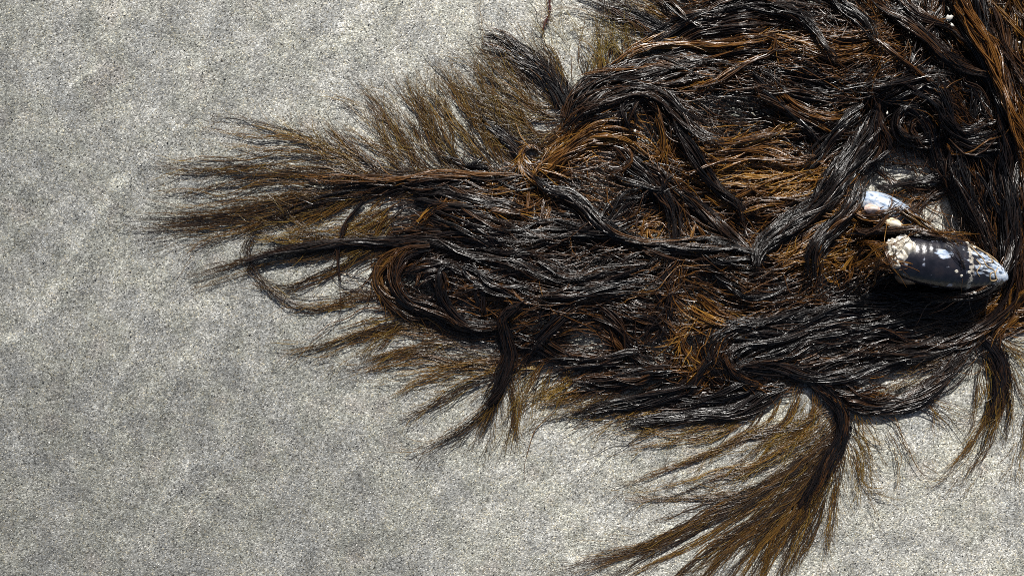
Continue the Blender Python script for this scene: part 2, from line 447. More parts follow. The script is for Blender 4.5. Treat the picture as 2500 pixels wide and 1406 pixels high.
# ---- long fronds on the left
FR([(1330, 445), (1100, 432), (960, 442), (850, 438), (700, 432), (560, 430), (440, 427), (392, 425)], (20, 16), 90, 0.42)
FR([(1000, 445), (820, 462), (650, 470), (520, 486), (395, 478)], (16, 20), 80, 0.46)
FR([(1280, 450), (1000, 448), (840, 468), (700, 502), (560, 524), (430, 538), (296, 528)], (22, 16), 110, 0.33, label='long tapering tuft, the leftmost of the weed')
FR([(1100, 450), (920, 456), (780, 494), (650, 532), (520, 558), (410, 578), (350, 594)], (20, 16), 90, 0.33)
FR([(940, 462), (760, 508), (620, 548), (510, 590), (448, 630)], (10, 14), 50, 0.48)
FR([(960, 428), (870, 388), (780, 350), (680, 320), (600, 300), (536, 294)], (12, 9), 36, 0.55)
FR([(950, 430), (850, 392), (740, 360), (620, 345), (505, 330)], (12, 14), 34, 0.55)
FR([(930, 428), (875, 380), (830, 345), (795, 312)], (16, 12), 60, 0.45)
FR([(860, 408), (720, 385), (600, 398), (450, 404)], (10, 12), 36, 0.52)
FR([(900, 425), (820, 380), (740, 320), (705, 290)], (8, 10), 14, 0.6)
FR([(1040, 435), (880, 425), (720, 405), (580, 415), (470, 440)], (16, 22), 60, 0.42)
L([(1350, 452), (1200, 448), (1060, 446), (930, 455), (830, 474), (740, 502), (650, 535)], (26, 5), 80, 0.16, lift=4, label='dark core of the long left frond', side=30)
L([(1280, 432), (1120, 428), (980, 438), (860, 440), (740, 436)], (10, 8), 50, 0.58, lift=16)
# ---- second left frond and thin arcs
FR([(1000, 596), (860, 598), (760, 616), (650, 630), (560, 655), (482, 678)], (16, 10), 90, 0.3)
FR([(980, 585), (850, 585), (740, 580), (630, 562)], (14, 26), 70, 0.5)
FR([(900, 478), (820, 515), (740, 545), (680, 560)], (12, 24), 40, 0.6)
FR([(980, 500), (900, 545), (820, 570), (730, 588)], (20, 26), 60, 0.55)
FR([(810, 580), (740, 562), (712, 540), (698, 512)], (10, 8), 30, 0.4)
FR([(960, 520), (920, 550), (880, 580), (850, 600)], (26, 30), 50, 0.55)
FR([(640, 540), (614, 570), (602, 622), (626, 669), (665, 716), (719, 743), (790, 751), (856, 722), (930, 716), (1000, 730)], (6, 9), 30, 0.4, fan=0.02, full=0.9, hl=(10, 40), side=22, label='thin looped strand curving out over bare sand')
FR([(1000, 594), (935, 604), (876, 628), (829, 655), (759, 684), (690, 702), (630, 690)], (12, 9), 60, 0.3, fan=0.05)
FR([(960, 730), (880, 730), (800, 745), (720, 735)], (14, 12), 34, 0.5, fan=0.05)
L([(888, 490), (849, 536), (829, 594), (825, 653), (835, 716)], (3, 4), 24, 0.14, lift=8, side=4, label='narrow dark strand crossing the two left fronds')
# ---- upper fringe pointing up-left
for i, (p, ww, nn, cc) in enumerate([
        ([(1020, 425), (960, 335), (905, 262), (868, 235)], (20, 22), 46, 0.48),
        ([(1000, 425), (930, 350), (880, 310), (860, 300)], (14, 20), 34, 0.55),
        ([(1090, 425), (1030, 335), (985, 262), (950, 225)], (22, 26), 52, 0.45),
        ([(1060, 425), (1010, 370), (960, 300), (905, 255)], (18, 18), 36, 0.5),
        ([(1150, 425), (1080, 320), (1040, 250), (1015, 215)], (22, 22), 54, 0.45),
        ([(1130, 425), (1060, 350), (1010, 270), (985, 235)], (18, 22), 36, 0.5),
        ([(1210, 420), (1140, 310), (1090, 230), (1045, 195)], (22, 26), 54, 0.42),
        ([(1230, 415), (1170, 330), (1130, 260), (1100, 215)], (20, 22), 50, 0.42),
        ([(1290, 400), (1210, 300), (1160, 230), (1140, 180)], (24, 26), 56, 0.42),
        ([(1320, 380), (1240, 290), (1180, 215), (1150, 190)], (22, 26), 48, 0.48),
        ([(1345, 340), (1270, 270), (1200, 220), (1145, 170)], (24, 28), 48, 0.52),
        ([(1360, 300), (1290, 240), (1220, 190), (1170, 140)], (22, 26), 44, 0.5),
        ([(1375, 270), (1300, 205), (1240, 160), (1180, 100)], (24, 24), 52, 0.48),
        ([(1372, 260), (1350, 190), (1310, 140), (1270, 105)], (20, 22), 46, 0.48)]):
    FR(p, ww, int(nn * 1.35), cc, fan=0.3, side=44)
L([(1290, 395), (1255, 355), (1215, 318), (1172, 288)], (14, 9), 90, 0.05, lift=8, side=16, kind='fringe_tuft', label='small black tuft in the upper fringe')
L([(1378, 262), (1350, 215), (1315, 175), (1270, 140), (1215, 105), (1180, 95)], (26, 16), 170, 0.06, lift=8, side=40, kind='fringe_tuft', fan=0.2, tipc=0.3, label='broad black tuft in the upper fringe')
L([(1200, 415), (1165, 402), (1130, 385)], (18, 14), 50, 0.08, lift=8, side=10)
for p in ([(1395, 235), (1378, 170), (1368, 110), (1330, 60)], [(1430, 205), (1420, 150), (1405, 110), (1385, 70)], [(1465, 190), (1455, 140), (1452, 105), (1440, 80)],
          [(1500, 175), (1492, 130), (1470, 95), (1450, 70)], [(1535, 150), (1520, 115), (1512, 85)], [(1415, 215), (1440, 150), (1470, 100)], [(1560, 140), (1555, 112), (1540, 85)], [(1450, 195), (1475, 150), (1510, 90)], [(1400, 225), (1350, 165), (1320, 120), (1300, 85)]):
    FR(p, (14, 22), 22, 0.62, fan=0.5, side=16, olive=1.0, r=0.85)
FR([(1380, 275), (1330, 275), (1280, 250), (1230, 225)], (14, 18), 50, 0.55, olive=0.9)
FR([(1372, 300), (1310, 310), (1260, 290), (1210, 270)], (16, 18), 50, 0.55, olive=0.9)
FR([(1360, 330), (1320, 350), (1270, 335), (1220, 320)], (16, 18), 50, 0.5, olive=0.9)
# ---- top frond
FR([(1720, 125), (1640, 92), (1560, 52), (1470, 18), (1370, 2), (1340, 5)], (16, 26), 60, 0.5)
L([(1700, 125), (1630, 88), (1560, 52), (1500, 26), (1450, 0)], (26, 18), 130, 0.08, lift=7, side=34, kind='fringe_tuft', tipc=0.3)
FR([(1700, 85), (1620, 30), (1550, -10), (1480, -50)], (20, 30), 80, 0.5)
FR([(1680, 60), (1640, 20), (1600, -30)], (16, 16), 40, 0.3)
FR([(1720, 120), (1640, 110), (1560, 85), (1480, 60), (1440, 55)], (10, 16), 30, 0.55)
L([(1760, 60), (1690, 60), (1640, 20), (1600, -40)], (12, 14), 40, 0.3, lift=6)
# ---- upper mass, sweeping left to right
L([(1385, 290), (1415, 225), (1490, 188), (1600, 168), (1720, 158), (1840, 165)], (20, 22), 130, 0.28, lift=10)
L([(1395, 262), (1470, 220), (1560, 190), (1680, 182), (1790, 190)], (20, 18), 110, 0.36, lift=8)
L([(1490, 160), (1560, 118), (1640, 104), (1750, 114), (1840, 100), (1895, 88)], (9, 10), 60, 0.78, lift=14, r=1.6, label='golden strand across the upper mass')
L([(1840, 92), (1880, 90), (1893, 104), (1880, 124), (1830, 150), (1760, 190), (1690, 212)], (6, 6), 30, 0.8, lift=20, r=1.7, side=6, full=0.8, label='golden strand looping back on itself')
L([(1560, 128), (1650, 70), (1750, 36), (1850, 18), (1950, 34), (2010, 84)], (16, 22), 110, 0.12, lift=10)
L([(1640, 120), (1720, 78), (1820, 58), (1930, 58)], (16, 14), 80, 0.3, lift=8)
L([(1690, 70), (1800, 40), (1880, 14), (1960, 10), (2060, 30)], (18, 18), 90, 0.16, lift=6)
L([(1600, 140), (1720, 128), (1850, 120), (1960, 110)], (12, 14), 70, 0.35, lift=6)
L([(1700, 20), (1780, -10), (1880, -30)], (20, 20), 60, 0.3, lift=6)
L([(1375, 320), (1430, 262), (1550, 228), (1612, 236), (1658, 272), (1705, 326), (1765, 356)], (13, 14), 100, 0.24, lift=14)
L([(1380, 345), (1440, 292), (1530, 262), (1600, 250)], (14, 12), 80, 0.2, lift=6)
L([(1300, 438), (1370, 370), (1440, 325), (1520, 305), (1570, 320)], (14, 20), 90, 0.78, lift=10, label='orange brown lock fanning out of the upper tangle')
L([(1330, 425), (1400, 365), (1480, 340), (1550, 352), (1600, 380)], (10, 12), 60, 0.7, lift=14)
L([(1570, 235), (1535, 260), (1528, 310), (1545, 350)], (20, 16), 80, 0.14, lift=10, r=1.25)
L([(1600, 250), (1612, 300), (1622, 350), (1608, 385), (1580, 400)], (7, 6), 34, 0.72, lift=18, side=6, r=1.6)
L([(1646, 290), (1678, 345), (1705, 392), (1735, 438), (1766, 471), (1802, 500), (1815, 540)], (12, 9), 120, 0.07, lift=20, side=14, r=1.25, label='smooth dark lock slanting across the centre')
L([(1500, 360), (1545, 404), (1584, 438), (1618, 479), (1642, 512), (1648, 572), (1640, 610)], (16, 9), 140, 0.08, lift=18, r=1.3)
L([(1560, 440), (1600, 460), (1625, 445), (1600, 410), (1560, 392)], (5, 5), 22, 0.3, lift=28, side=3, full=0.9)
L([(1490, 425), (1530, 442), (1570, 452), (1610, 468), (1622, 448), (1606, 425)], (5, 4), 20, 0.35, lift=30, side=3, full=0.9)
L([(1470, 405), (1510, 415), (1540, 395), (1530, 365), (1500, 355)], (5, 5), 22, 0.3, lift=22, side=3, full=0.9)
L([(1615, 430), (1684, 482), (1748, 543), (1815, 598), (1850, 640)], (9, 9), 80, 0.2, lift=16, r=1.3)
L([(1300, 432), (1332, 463), (1383, 478), (1428, 505), (1460, 537), (1505, 569), (1572, 592), (1652, 598), (1716, 594), (1780, 600), (1862, 616)], (8, 13), 130, 0.1, lift=20, r=1.35, full=0.5, label='long grey-black rope winding through the centre')
L([(1505, 569), (1600, 606), (1690, 610), (1770, 622), (1850, 640)], (14, 22), 90, 0.12, lift=8)
L([(1592, 462), (1540, 505), (1485, 545), (1400, 562), (1300, 572), (1190, 560)], (30, 20), 190, 0.08, lift=8, r=1.25)
L([(1300, 640), (1396, 678), (1492, 668), (1556, 639), (1625, 615)], (12, 16), 100, 0.1, lift=12)
L([(1300, 716), (1396, 719), (1470, 706), (1540, 700), (1620, 706)], (16, 16), 110, 0.1, lift=10)
L([(1540, 660), (1500, 690), (1440, 715), (1370, 740)], (12, 16), 70, 0.12, lift=8)
L([(1650, 600), (1640, 680), (1620, 760), (1580, 830)], (12, 16), 70, 0.2, lift=4)
L([(1725, 660), (1790, 700), (1830, 725), (1890, 712), (1925, 690)], (7, 9), 60, 0.14, lift=14)
L([(1700, 655), (1760, 640), (1830, 625), (1870, 625)], (8, 8), 40, 0.16, lift=12)
L([(1700, 720), (1750, 760), (1800, 775)], (8, 8), 36, 0.75, lift=10)
L([(1670, 735), (1705, 765), (1740, 785), (1775, 790)], (7, 5), 26, 0.85, lift=16, r=1.7)
L([(1690, 800), (1660, 830), (1680, 870), (1700, 890)], (6, 6), 20, 0.8, lift=12, r=1.6)
# amber drifts right of centre
L([(1680, 420), (1760, 395), (1850, 380), (1950, 400), (2010, 395)], (26, 26), 110, 0.62, lift=6)
L([(1690, 350), (1790, 345), (1880, 330), (1960, 295)], (7, 6), 46, 0.85, lift=16, r=1.6, label='straight golden strand right of centre')
L([(1720, 470), (1820, 455), (1920, 440), (2000, 430)], (24, 22), 100, 0.66, lift=6)
L([(1800, 520), (1880, 490), (1960, 470), (2040, 480)], (18, 18), 80, 0.68, lift=6)
L([(1600, 540), (1570, 560), (1550, 590)], (30, 34), 90, 0.6, lift=4, r=1.2)
L([(1680, 540), (1700, 580), (1720, 620)], (30, 30), 70, 0.58, lift=2, r=1.2)
L([(1905, 640), (1940, 600), (1990, 570), (2050, 560)], (22, 20), 90, 0.72, lift=6, fan=0.3)
L([(1900, 660), (1950, 640), (2010, 635), (2060, 660)], (24, 30), 90, 0.64, lift=0)
L([(2060, 690), (2080, 640), (2110, 600), (2150, 580)], (18, 18), 60, 0.62, lift=6)
# ---- upper right
L([(2030, -60), (2046, 0), (2094, 39), (2120, 66), (2140, 104)], (11, 9), 100, 0.06, lift=22, r=1.25)
L([(2140, 96), (2199, 146), (2270, 203), (2322, 235)], (4, 5), 26, 0.4, lift=26, side=4)
L([(2100, -60), (2138, 0), (2199, 42), (2258, 90), (2303, 128), (2348, 158), (2390, 176), (2440, 182)], (10, 9), 120, 0.2, lift=24, r=1.25, label='dark rope slanting down across the upper right')
L([(2160, -50), (2204, 0), (2249, 39), (2318, 66), (2360, 98), (2400, 130)], (9, 8), 70, 0.45, lift=20)
L([(2310, -60), (2338, 0), (2368, 54), (2408, 119), (2434, 167), (2454, 221), (2464, 269), (2487, 322), (2515, 380), (2530, 450)], (16, 18), 190, 0.56, lift=30, side=40, label='golden brown rope running down the right edge')
L([(2340, 60), (2390, 125), (2420, 185), (2444, 250), (2462, 310), (2478, 360)], (9, 10), 90, 0.05, lift=22)
L([(2380, -50), (2392, 10), (2404, 75), (2436, 125)], (12, 12), 80, 0.08, lift=18)
L([(2440, -40), (2470, 40), (2500, 130), (2530, 230)], (40, 50), 170, 0.55, lift=8, olive=0.5)
L([(2420, 20), (2450, 90), (2480, 160), (2520, 260)], (22, 26), 90, 0.35, lift=14)
L([(1870, 12), (1940, 34), (1990, 78), (2013, 116), (2042, 150)], (11, 9), 90, 0.08, lift=20, r=1.25)
L([(1890, 92), (1960, 105), (2030, 128), (2095, 124), (2145, 98)], (20, 16), 110, 0.66, lift=8)
L([(1980, 75), (2050, 95), (2110, 80), (2160, 60)], (20, 20), 90, 0.5, lift=6)
L([(1880, 150), (1960, 172), (1992, 194), (2036, 210), (2088, 196), (2126, 164)], (22, 12), 120, 0.06, lift=0)
L([(1840, 170), (1900, 210), (1990, 230), (2080, 225), (2150, 200)], (16, 16), 100, 0.1, lift=4)
L([(2110, 226), (2180, 214), (2250, 200), (2325, 188)], (26, 26), 170, 0.1, lift=12, r=1.25)
L([(2190, 195), (2225, 160), (2250, 125)], (18, 16), 80, 0.1, lift=6)
L([(2165, 62), (2200, 20), (2230, -20)], (20, 20), 90, 0.1, lift=8)
L([(2230, 130), (2265, 80), (2285, 30), (2300, -20)], (18, 18), 80, 0.25, lift=8)
L([(1850, 230), (1920, 262), (1990, 300), (2050, 330)], (10, 9), 70, 0.45, lift=14)
L([(1880, 205), (1930, 250), (2000, 280), (2070, 292)], (8, 8), 50, 0.6, lift=16)
L([(1860, 225), (1930, 275), (1975, 320), (2000, 345)], (9, 8), 60, 0.1, lift=16)
L([(2110, 258), (2067, 290), (2019, 340), (1988, 385), (1962, 412)], (10, 12), 110, 0.12, lift=16, r=1.25)
L([(2139, 270), (2118, 322), (2088, 373), (2050, 425), (2012, 480), (1957, 530), (1895, 572), (1855, 610), (1848, 650)], (20, 16), 300, 0.05, lift=26, r=1.25, side=20, full=0.6, label='broad glossy grey lock left of the mussel')
L([(2150, 310), (2160, 350), (2135, 390), (2098, 420)], (14, 14), 90, 0.12, lift=12)
L([(2100, 440), (2094, 468), (2071, 514), (2037, 551), (2012, 578), (1994, 616), (1988, 680)], (13, 16), 190, 0.05, lift=30, r=1.25, side=10, label='smooth dark lock hanging down beside the smaller mussel')
L([(2130, 225), (2140, 260), (2148, 300), (2160, 340)], (7, 7), 40, 0.22, lift=22)
L([(2150, 255), (2215, 258), (2252, 290), (2270, 322), (2285, 373), (2296, 425), (2316, 470)], (10, 11), 150, 0.06, lift=6, r=1.25)
L([(2200, 215), (2260, 228), (2300, 260), (2310, 310)], (10, 10), 80, 0.12, lift=16)
L([(2240, 262), (2205, 268), (2190, 300), (2208, 332), (2245, 340), (2275, 325)], (12, 12), 100, 0.16, lift=8)
L([(2260, 290), (2230, 300), (2225, 325), (2250, 350), (2280, 345)], (12, 12), 70, 0.3, lift=4)
L([(2290, 180), (2305, 230), (2318, 280), (2340, 330)], (10, 12), 80, 0.1, lift=14)
L([(2300, 270), (2333, 313), (2380, 327), (2424, 304), (2456, 270)], (12, 22), 130, 0.16, lift=14)
L([(2316, 340), (2378, 360), (2440, 342), (2478, 305)], (16, 24), 120, 0.2, lift=10)
L([(2360, 180), (2390, 220), (2400, 270), (2420, 300)], (26, 26), 120, 0.06, lift=4, r=1.25)
L([(2438, 280), (2452, 335), (2460, 400), (2466, 485), (2470, 570), (2458, 640), (2440, 680), (2400, 706), (2340, 722)], (20, 16), 280, 0.04, lift=16, r=1.25, side=26, full=0.6, label='wide black lock wrapping round the tip of the mussel')
L([(2330, 360), (2346, 430), (2368, 500), (2392, 545), (2414, 588), (2433, 640)], (17, 11), 190, 0.06, lift=16, r=1.25)
L([(2310, 420), (2340, 470), (2358, 520), (2366, 560)], (12, 10), 80, 0.14, lift=4)
L([(2290, 390), (2320, 450), (2345, 480)], (14, 16), 60, 0.2, lift=4)
L([(2400, 380), (2420, 450), (2430, 520), (2440, 580)], (20, 20), 130, 0.14, lift=8)
L([(2136, 462), (2184, 456), (2227, 445), (2280, 440), (2310, 430)], (3, 8), 50, 0.08, lift=12)
L([(2130, 405), (2170, 436), (2210, 450), (2250, 446)], (4, 5), 24, 0.2, lift=10)
L([(2330, 450), (2290, 480), (2260, 520), (2240, 540)], (12, 30), 50, 0.42, lift=0, fan=0.5, side=24, r=0.9)
L([(2300, 470), (2250, 470), (2215, 500), (2200, 530)], (10, 30), 40, 0.48, lift=0, fan=0.5, side=20, r=0.9)
L([(2190, 500), (2241, 537), (2298, 576), (2335, 590)], (6, 6), 80, 0.42, lift=4, zabs=[92, 104, 118, 122], side=12, r=1.2, olive=0.6, label='olive brown strand draped across both mussels')
L([(2065, 570), (2156, 559), (2227, 560), (2298, 574), (2340, 590)], (7, 6), 60, 0.45, lift=4, zabs=[60, 92, 112, 128, 122], side=16, r=1.2)
L([(2074, 520), (2085, 552), (2113, 568), (2142, 556), (2165, 530), (2190, 500)], (4, 4), 22, 0.2, lift=4, zabs=[62, 66, 86, 96, 104, 96], side=3, full=0.8)
L([(2040, 530), (2100, 528), (2150, 525), (2220, 510)], (7, 6), 34, 0.55, lift=4, zabs=[50, 76, 104, 100])
L([(2060, 500), (2110, 530), (2160, 540), (2200, 556)], (7, 8), 30, 0.6, lift=4, zabs=[50, 80, 100, 108])
L([(2080, 660), (2130, 640), (2170, 610), (2215, 596)], (16, 10), 26, 0.6, lift=4, zabs=[60, 110, 150, 158], side=10, r=1.0, wave=4)
L([(2090, 595), (2130, 610), (2165, 632), (2190, 650)], (12, 12), 20, 0.55, lift=4, zabs=[60, 110, 146, 150], side=10, r=1.0, wave=4)
L([(2110, 690), (2150, 660), (2185, 650)], (14, 10), 22, 0.5, lift=2, zabs=[60, 105, 130], side=8, r=1.0)
L([(2468, 590), (2458, 640), (2436, 684), (2392, 712), (2320, 726), (2240, 730)], (7, 10), 110, 0.06, lift=4, zabs=[60, 92, 98, 90, 66, 40], side=10, r=1.25)
L([(2300, 590), (2330, 610), (2350, 650), (2352, 700)], (4, 4), 9, 0.3, lift=2, zabs=[136, 152, 140, 90], side=0, r=0.8)
L([(2484, 560), (2490, 640), (2486, 700), (2458, 752), (2400, 800), (2310, 838), (2210, 852), (2110, 858)], (12, 16), 150, 0.34, lift=14, side=30)
L([(2500, 400), (2505, 500), (2510, 600), (2515, 700)], (30, 30), 150, 0.5, lift=6)
L([(2540, 700), (2490, 720), (2450, 760), (2420, 800)], (26, 26), 120, 0.58, lift=4)
L([(2560, 770), (2500, 775), (2440, 790), (2400, 820)], (18, 16), 90, 0.62, lift=6)
# ---- the great dark lock under the mussel and its swirl
L([(2430, 690), (2370, 722), (2280, 738), (2170, 745), (2070, 755), (1975, 785), (1880, 800), (1800, 800), (1752, 822), (1738, 862), (1765, 905), (1840, 940)], (24, 20), 300, 0.04, lift=10, r=1.3, side=30, full=0.45, label='great black lock sweeping from beneath the mussel to the left')
L([(2420, 730), (2300, 770), (2180, 785), (2080, 790), (1980, 800), (1880, 812), (1790, 822)], (26, 18), 260, 0.04, lift=6, r=1.3)
L([(2380, 790), (2250, 812), (2140, 808), (2049, 822), (1985, 838), (1938, 862), (1871, 874), (1800, 895)], (22, 14), 220, 0.05, lift=8, r=1.3)
L([(1980, 800), (1880, 830), (1810, 850), (1790, 880), (1830, 910)], (12, 12), 90, 0.14, lift=8)
L([(1750, 830), (1720, 880), (1690, 930), (1650, 960)], (14, 14), 90, 0.12, lift=8)
L([(1770, 840), (1765, 880), (1800, 920), (1860, 945)], (8, 8), 50, 0.5, lift=12)
L([(1800, 895), (1907, 903), (1978, 921), (2049, 921), (2120, 903), (2191, 885), (2262, 868), (2340, 840)], (12, 10), 130, 0.07, lift=10)
L([(1930, 895), (2010, 890), (2080, 880), (2150, 860)], (16, 18), 90, 0.2, lift=2)
L([(2350, 770), (2300, 800), (2250, 850)], (30, 30), 90, 0.2, lift=0)
L([(2400, 800), (2330, 850), (2290, 880)], (20, 24), 80, 0.24, lift=0)
# ---- coils left of centre
L([(490, 678), (600, 640), (700, 612), (800, 596), (900, 592), (1035, 588), (1113, 610), (1191, 630), (1269, 654), (1348, 677), (1426, 677), (1504, 656), (1560, 640)][1:], (5, 16), 150, 0.12, lift=7, r=1.35, label='long dark rope above the coiled strands')
L([(960, 575), (1060, 570), (1160, 590), (1260, 610), (1360, 620)], (16, 20), 110, 0.14, lift=6)
L([(1010, 600), (940, 632), (918, 678), (945, 729), (998, 760), (1060, 772)], (9, 12), 80, 0.5, lift=8, olive=0.3, side=20)
L([(1050, 604), (985, 620), (966, 660), (970, 706), (1005, 745), (1076, 768), (1135, 794), (1213, 788)], (11, 12), 130, 0.12, lift=12)
L([(1100, 640), (1070, 660), (1078, 718), (1106, 768), (1146, 798), (1200, 800)], (9, 9), 90, 0.12, lift=14)
L([(990, 660), (1043, 646), (1097, 645), (1130, 668)], (10, 8), 80, 0.1, lift=12)
L([(1020, 700), (1040, 670), (1080, 665), (1090, 700), (1060, 740), (1020, 735)], (14, 14), 90, 0.34, lift=6)
L([(1100, 720), (1160, 710), (1230, 720), (1290, 740)], (18, 18), 90, 0.42, lift=4)
L([(1130, 650), (1190, 680), (1250, 700), (1320, 715)], (16, 16), 100, 0.16, lift=8)
L([(1180, 760), (1170, 710), (1190, 670), (1230, 650)], (8, 8), 40, 0.2, lift=12)
L([(1040, 520), (1120, 540), (1200, 560), (1280, 590), (1360, 600)], (26, 26), 170, 0.2, lift=6)
L([(1010, 490), (1090, 500), (1180, 520), (1250, 545)], (16, 16), 90, 0.22, lift=8)
L([(1000, 455), (1090, 462), (1170, 480), (1250, 500), (1330, 530)], (16, 16), 110, 0.2, lift=10)
L([(1130, 470), (1180, 505), (1260, 520), (1330, 500)], (5, 6), 26, 0.55, lift=18)
L([(1020, 545), (1080, 500), (1150, 495), (1200, 520)], (6, 6), 30, 0.55, lift=14)
L([(1260, 450), (1290, 480), (1300, 520), (1280, 560)], (24, 24), 90, 0.45, lift=4)
L([(1340, 500), (1400, 530), (1460, 560)], (20, 16), 80, 0.3, lift=4)
L([(1280, 360), (1270, 400), (1300, 430), (1330, 460)], (6, 6), 30, 0.5, lift=16)
L([(1320, 370), (1290, 360), (1275, 385), (1300, 410), (1335, 400)], (6, 6), 28, 0.75, lift=16, r=1.5)
L([(1420, 735), (1370, 774), (1328, 821), (1297, 860), (1276, 895)], (11, 8), 110, 0.07, lift=10)
L([(1300, 722), (1262, 750), (1228, 774), (1234, 813), (1243, 872), (1228, 918), (1207, 962), (1185, 990)], (9, 11), 150, 0.04, lift=14, r=1.2, side=8, full=0.6, label='black lock hanging straight down over the lower fringe')
L([(1300, 725), (1387, 720), (1465, 716), (1560, 710)], (11, 11), 90, 0.1, lift=14)
L([(1250, 830), (1310, 830), (1380, 870), (1460, 890)], (16, 20), 90, 0.3, lift=4)
L([(1440, 760), (1500, 800), (1540, 850), (1600, 890)], (24, 26), 120, 0.3, lift=2)
L([(1500, 740), (1580, 770), (1650, 800)], (26, 24), 110, 0.34, lift=2)
# ---- lower left fringe
FR([(1050, 775), (960, 785), (890, 808), (800, 830), (712, 852)], (16, 7), 40, 0.5)
FR([(1160, 852), (1056, 810), (956, 814), (878, 846), (796, 890)], (14, 14), 60, 0.48)
FR([(1240, 880), (1120, 882), (1040, 868), (956, 878), (857, 904)], (14, 14), 80, 0.42)
FR([(1230, 890), (1100, 905), (1020, 925), (955, 948)], (12, 18), 50, 0.55)
FR([(1235, 905), (1130, 945), (1055, 985), (985, 1028)], (12, 8), 40, 0.52)
FR([(1000, 765), (940, 790), (900, 820), (880, 840)], (18, 30), 36, 0.6)
FR([(1120, 825), (1030, 835), (960, 850), (900, 870)], (18, 22), 50, 0.5)
FR([(1220, 930), (1195, 985), (1120, 1050), (1030, 1100)], (8, 7), 44, 0.38)
FR([(1225, 925), (1205, 985), (1170, 1030), (1150, 1060)], (8, 9), 44, 0.32)
FR([(1238, 915), (1250, 980), (1248, 1055)], (7, 10), 36, 0.45)
FR([(1230, 930), (1215, 990), (1190, 1055)], (8, 9), 36, 0.4)
FR([(1260, 900), (1275, 950), (1262, 1010), (1240, 1060)], (10, 12), 20, 0.6)
FR([(1340, 880), (1310, 930), (1285, 985)], (18, 18), 44, 0.58)
FR([(1400, 900), (1360, 945), (1310, 985)], (18, 24), 50, 0.55)
FR([(1470, 925), (1420, 965), (1350, 990)], (18, 22), 60, 0.5)
FR([(1530, 955), (1470, 985), (1418, 1012)], (16, 14), 60, 0.42)
FR([(1620, 985), (1540, 1010), (1455, 1040)], (12, 12), 44, 0.5)
FR([(1300, 880), (1240, 905), (1180, 935)], (14, 20), 40, 0.55)
L([(1700, 942), (1626, 966), (1552, 980), (1480, 990), (1420, 1010)], (16, 8), 130, 0.08, lift=8, label='dark glossy lock along the lower edge')
L([(1920, 945), (1810, 1000), (1714, 1013), (1606, 1022), (1540, 1030)], (16, 9), 150, 0.06, lift=7)
L([(1850, 930), (1760, 960), (1680, 985), (1600, 1000)], (16, 14), 110, 0.14, lift=8)
L([(1640, 900), (1560, 920), (1480, 930), (1400, 935)], (18, 18), 100, 0.28, lift=6)
L([(1560, 860), (1480, 880), (1400, 890), (1320, 890)], (16, 16), 80, 0.32, lift=6)
FR([(1720, 1010), (1660, 1040), (1600, 1065), (1550, 1080)], (18, 20), 40, 0.6)
FR([(1800, 1005), (1720, 1050), (1640, 1070), (1560, 1080)], (16, 20), 40, 0.6)
FR([(1900, 960), (1860, 1010), (1800, 1050), (1720, 1095)], (20, 22), 50, 0.58)
FR([(1960, 945), (1930, 1000), (1880, 1050), (1800, 1100)], (20, 26), 50, 0.6)
FR([(1990, 950), (1975, 1010), (1950, 1050), (1900, 1090)], (16, 22), 36, 0.62)
# ---- the large lower right frond
L([(1960, 912), (1984, 929), (2038, 979), (2060, 1028), (2050, 1080), (2022, 1125), (1991, 1183), (1955, 1240)], (11, 12), 230, 0.04, lift=9, r=1.2, side=30, full=0.5, label='black core of the large frond at lower right')
for p, ww, nn, cc in [
        ([(2055, 1030), (1980, 1110), (1880, 1180), (1760, 1245), (1640, 1305), (1540, 1352), (1385, 1386)], (14, 12), 100, 0.4),
        ([(2055, 1050), (1970, 1140), (1870, 1212), (1740, 1285), (1620, 1352), (1500, 1412), (1440, 1440)], (14, 18), 110, 0.36),
        ([(2050, 1070), (1960, 1172), (1860, 1262), (1760, 1342), (1680, 1412), (1620, 1470)], (14, 18), 110, 0.32),
        ([(2045, 1080), (1970, 1192), (1900, 1282), (1830, 1362), (1780, 1450)], (12, 18), 100, 0.3),
        ([(2045, 1090), (1992, 1192), (1942, 1290), (1900, 1362), (1858, 1450)], (12, 16), 100, 0.36),
        ([(2050, 1080), (2012, 1182), (1982, 1262), (1935, 1362), (1905, 1450)], (12, 14), 80, 0.42),
        ([(2058, 1060), (2048, 1150), (2034, 1240), (2010, 1325)], (12, 14), 40, 0.55),
        ([(2066, 1060), (2086, 1120), (2100, 1180), (2130, 1210)], (8, 14), 24, 0.6),
        ([(2068, 1040), (2110, 1090), (2115, 1150)], (8, 8), 16, 0.62),
        ([(2040, 1040), (1950, 1092), (1850, 1142), (1750, 1170), (1650, 1200), (1570, 1212)], (16, 12), 70, 0.48),
        ([(2040, 1010), (1930, 1050), (1830, 1075), (1740, 1110), (1660, 1142), (1580, 1172), (1515, 1196)], (18, 10), 60, 0.55),
        ([(2045, 1060), (1940, 1132), (1830, 1192), (1720, 1206), (1570, 1210)], (14, 8), 60, 0.42),
        ([(2050, 1050), (1940, 1150), (1820, 1210), (1700, 1260), (1600, 1300), (1490, 1330)], (16, 16), 70, 0.45),
        ([(2030, 990), (1980, 1040), (1900, 1090), (1800, 1130)], (18, 30), 60, 0.58),
        ([(2050, 1080), (1940, 1210), (1820, 1310), (1720, 1400), (1660, 1450)], (16, 22), 90, 0.38),
        ([(2040, 1100), (1940, 1240), (1860, 1340), (1810, 1440)], (16, 22), 90, 0.4)]:
    FR(p, ww, nn, cc, side=36, fan=0.2)
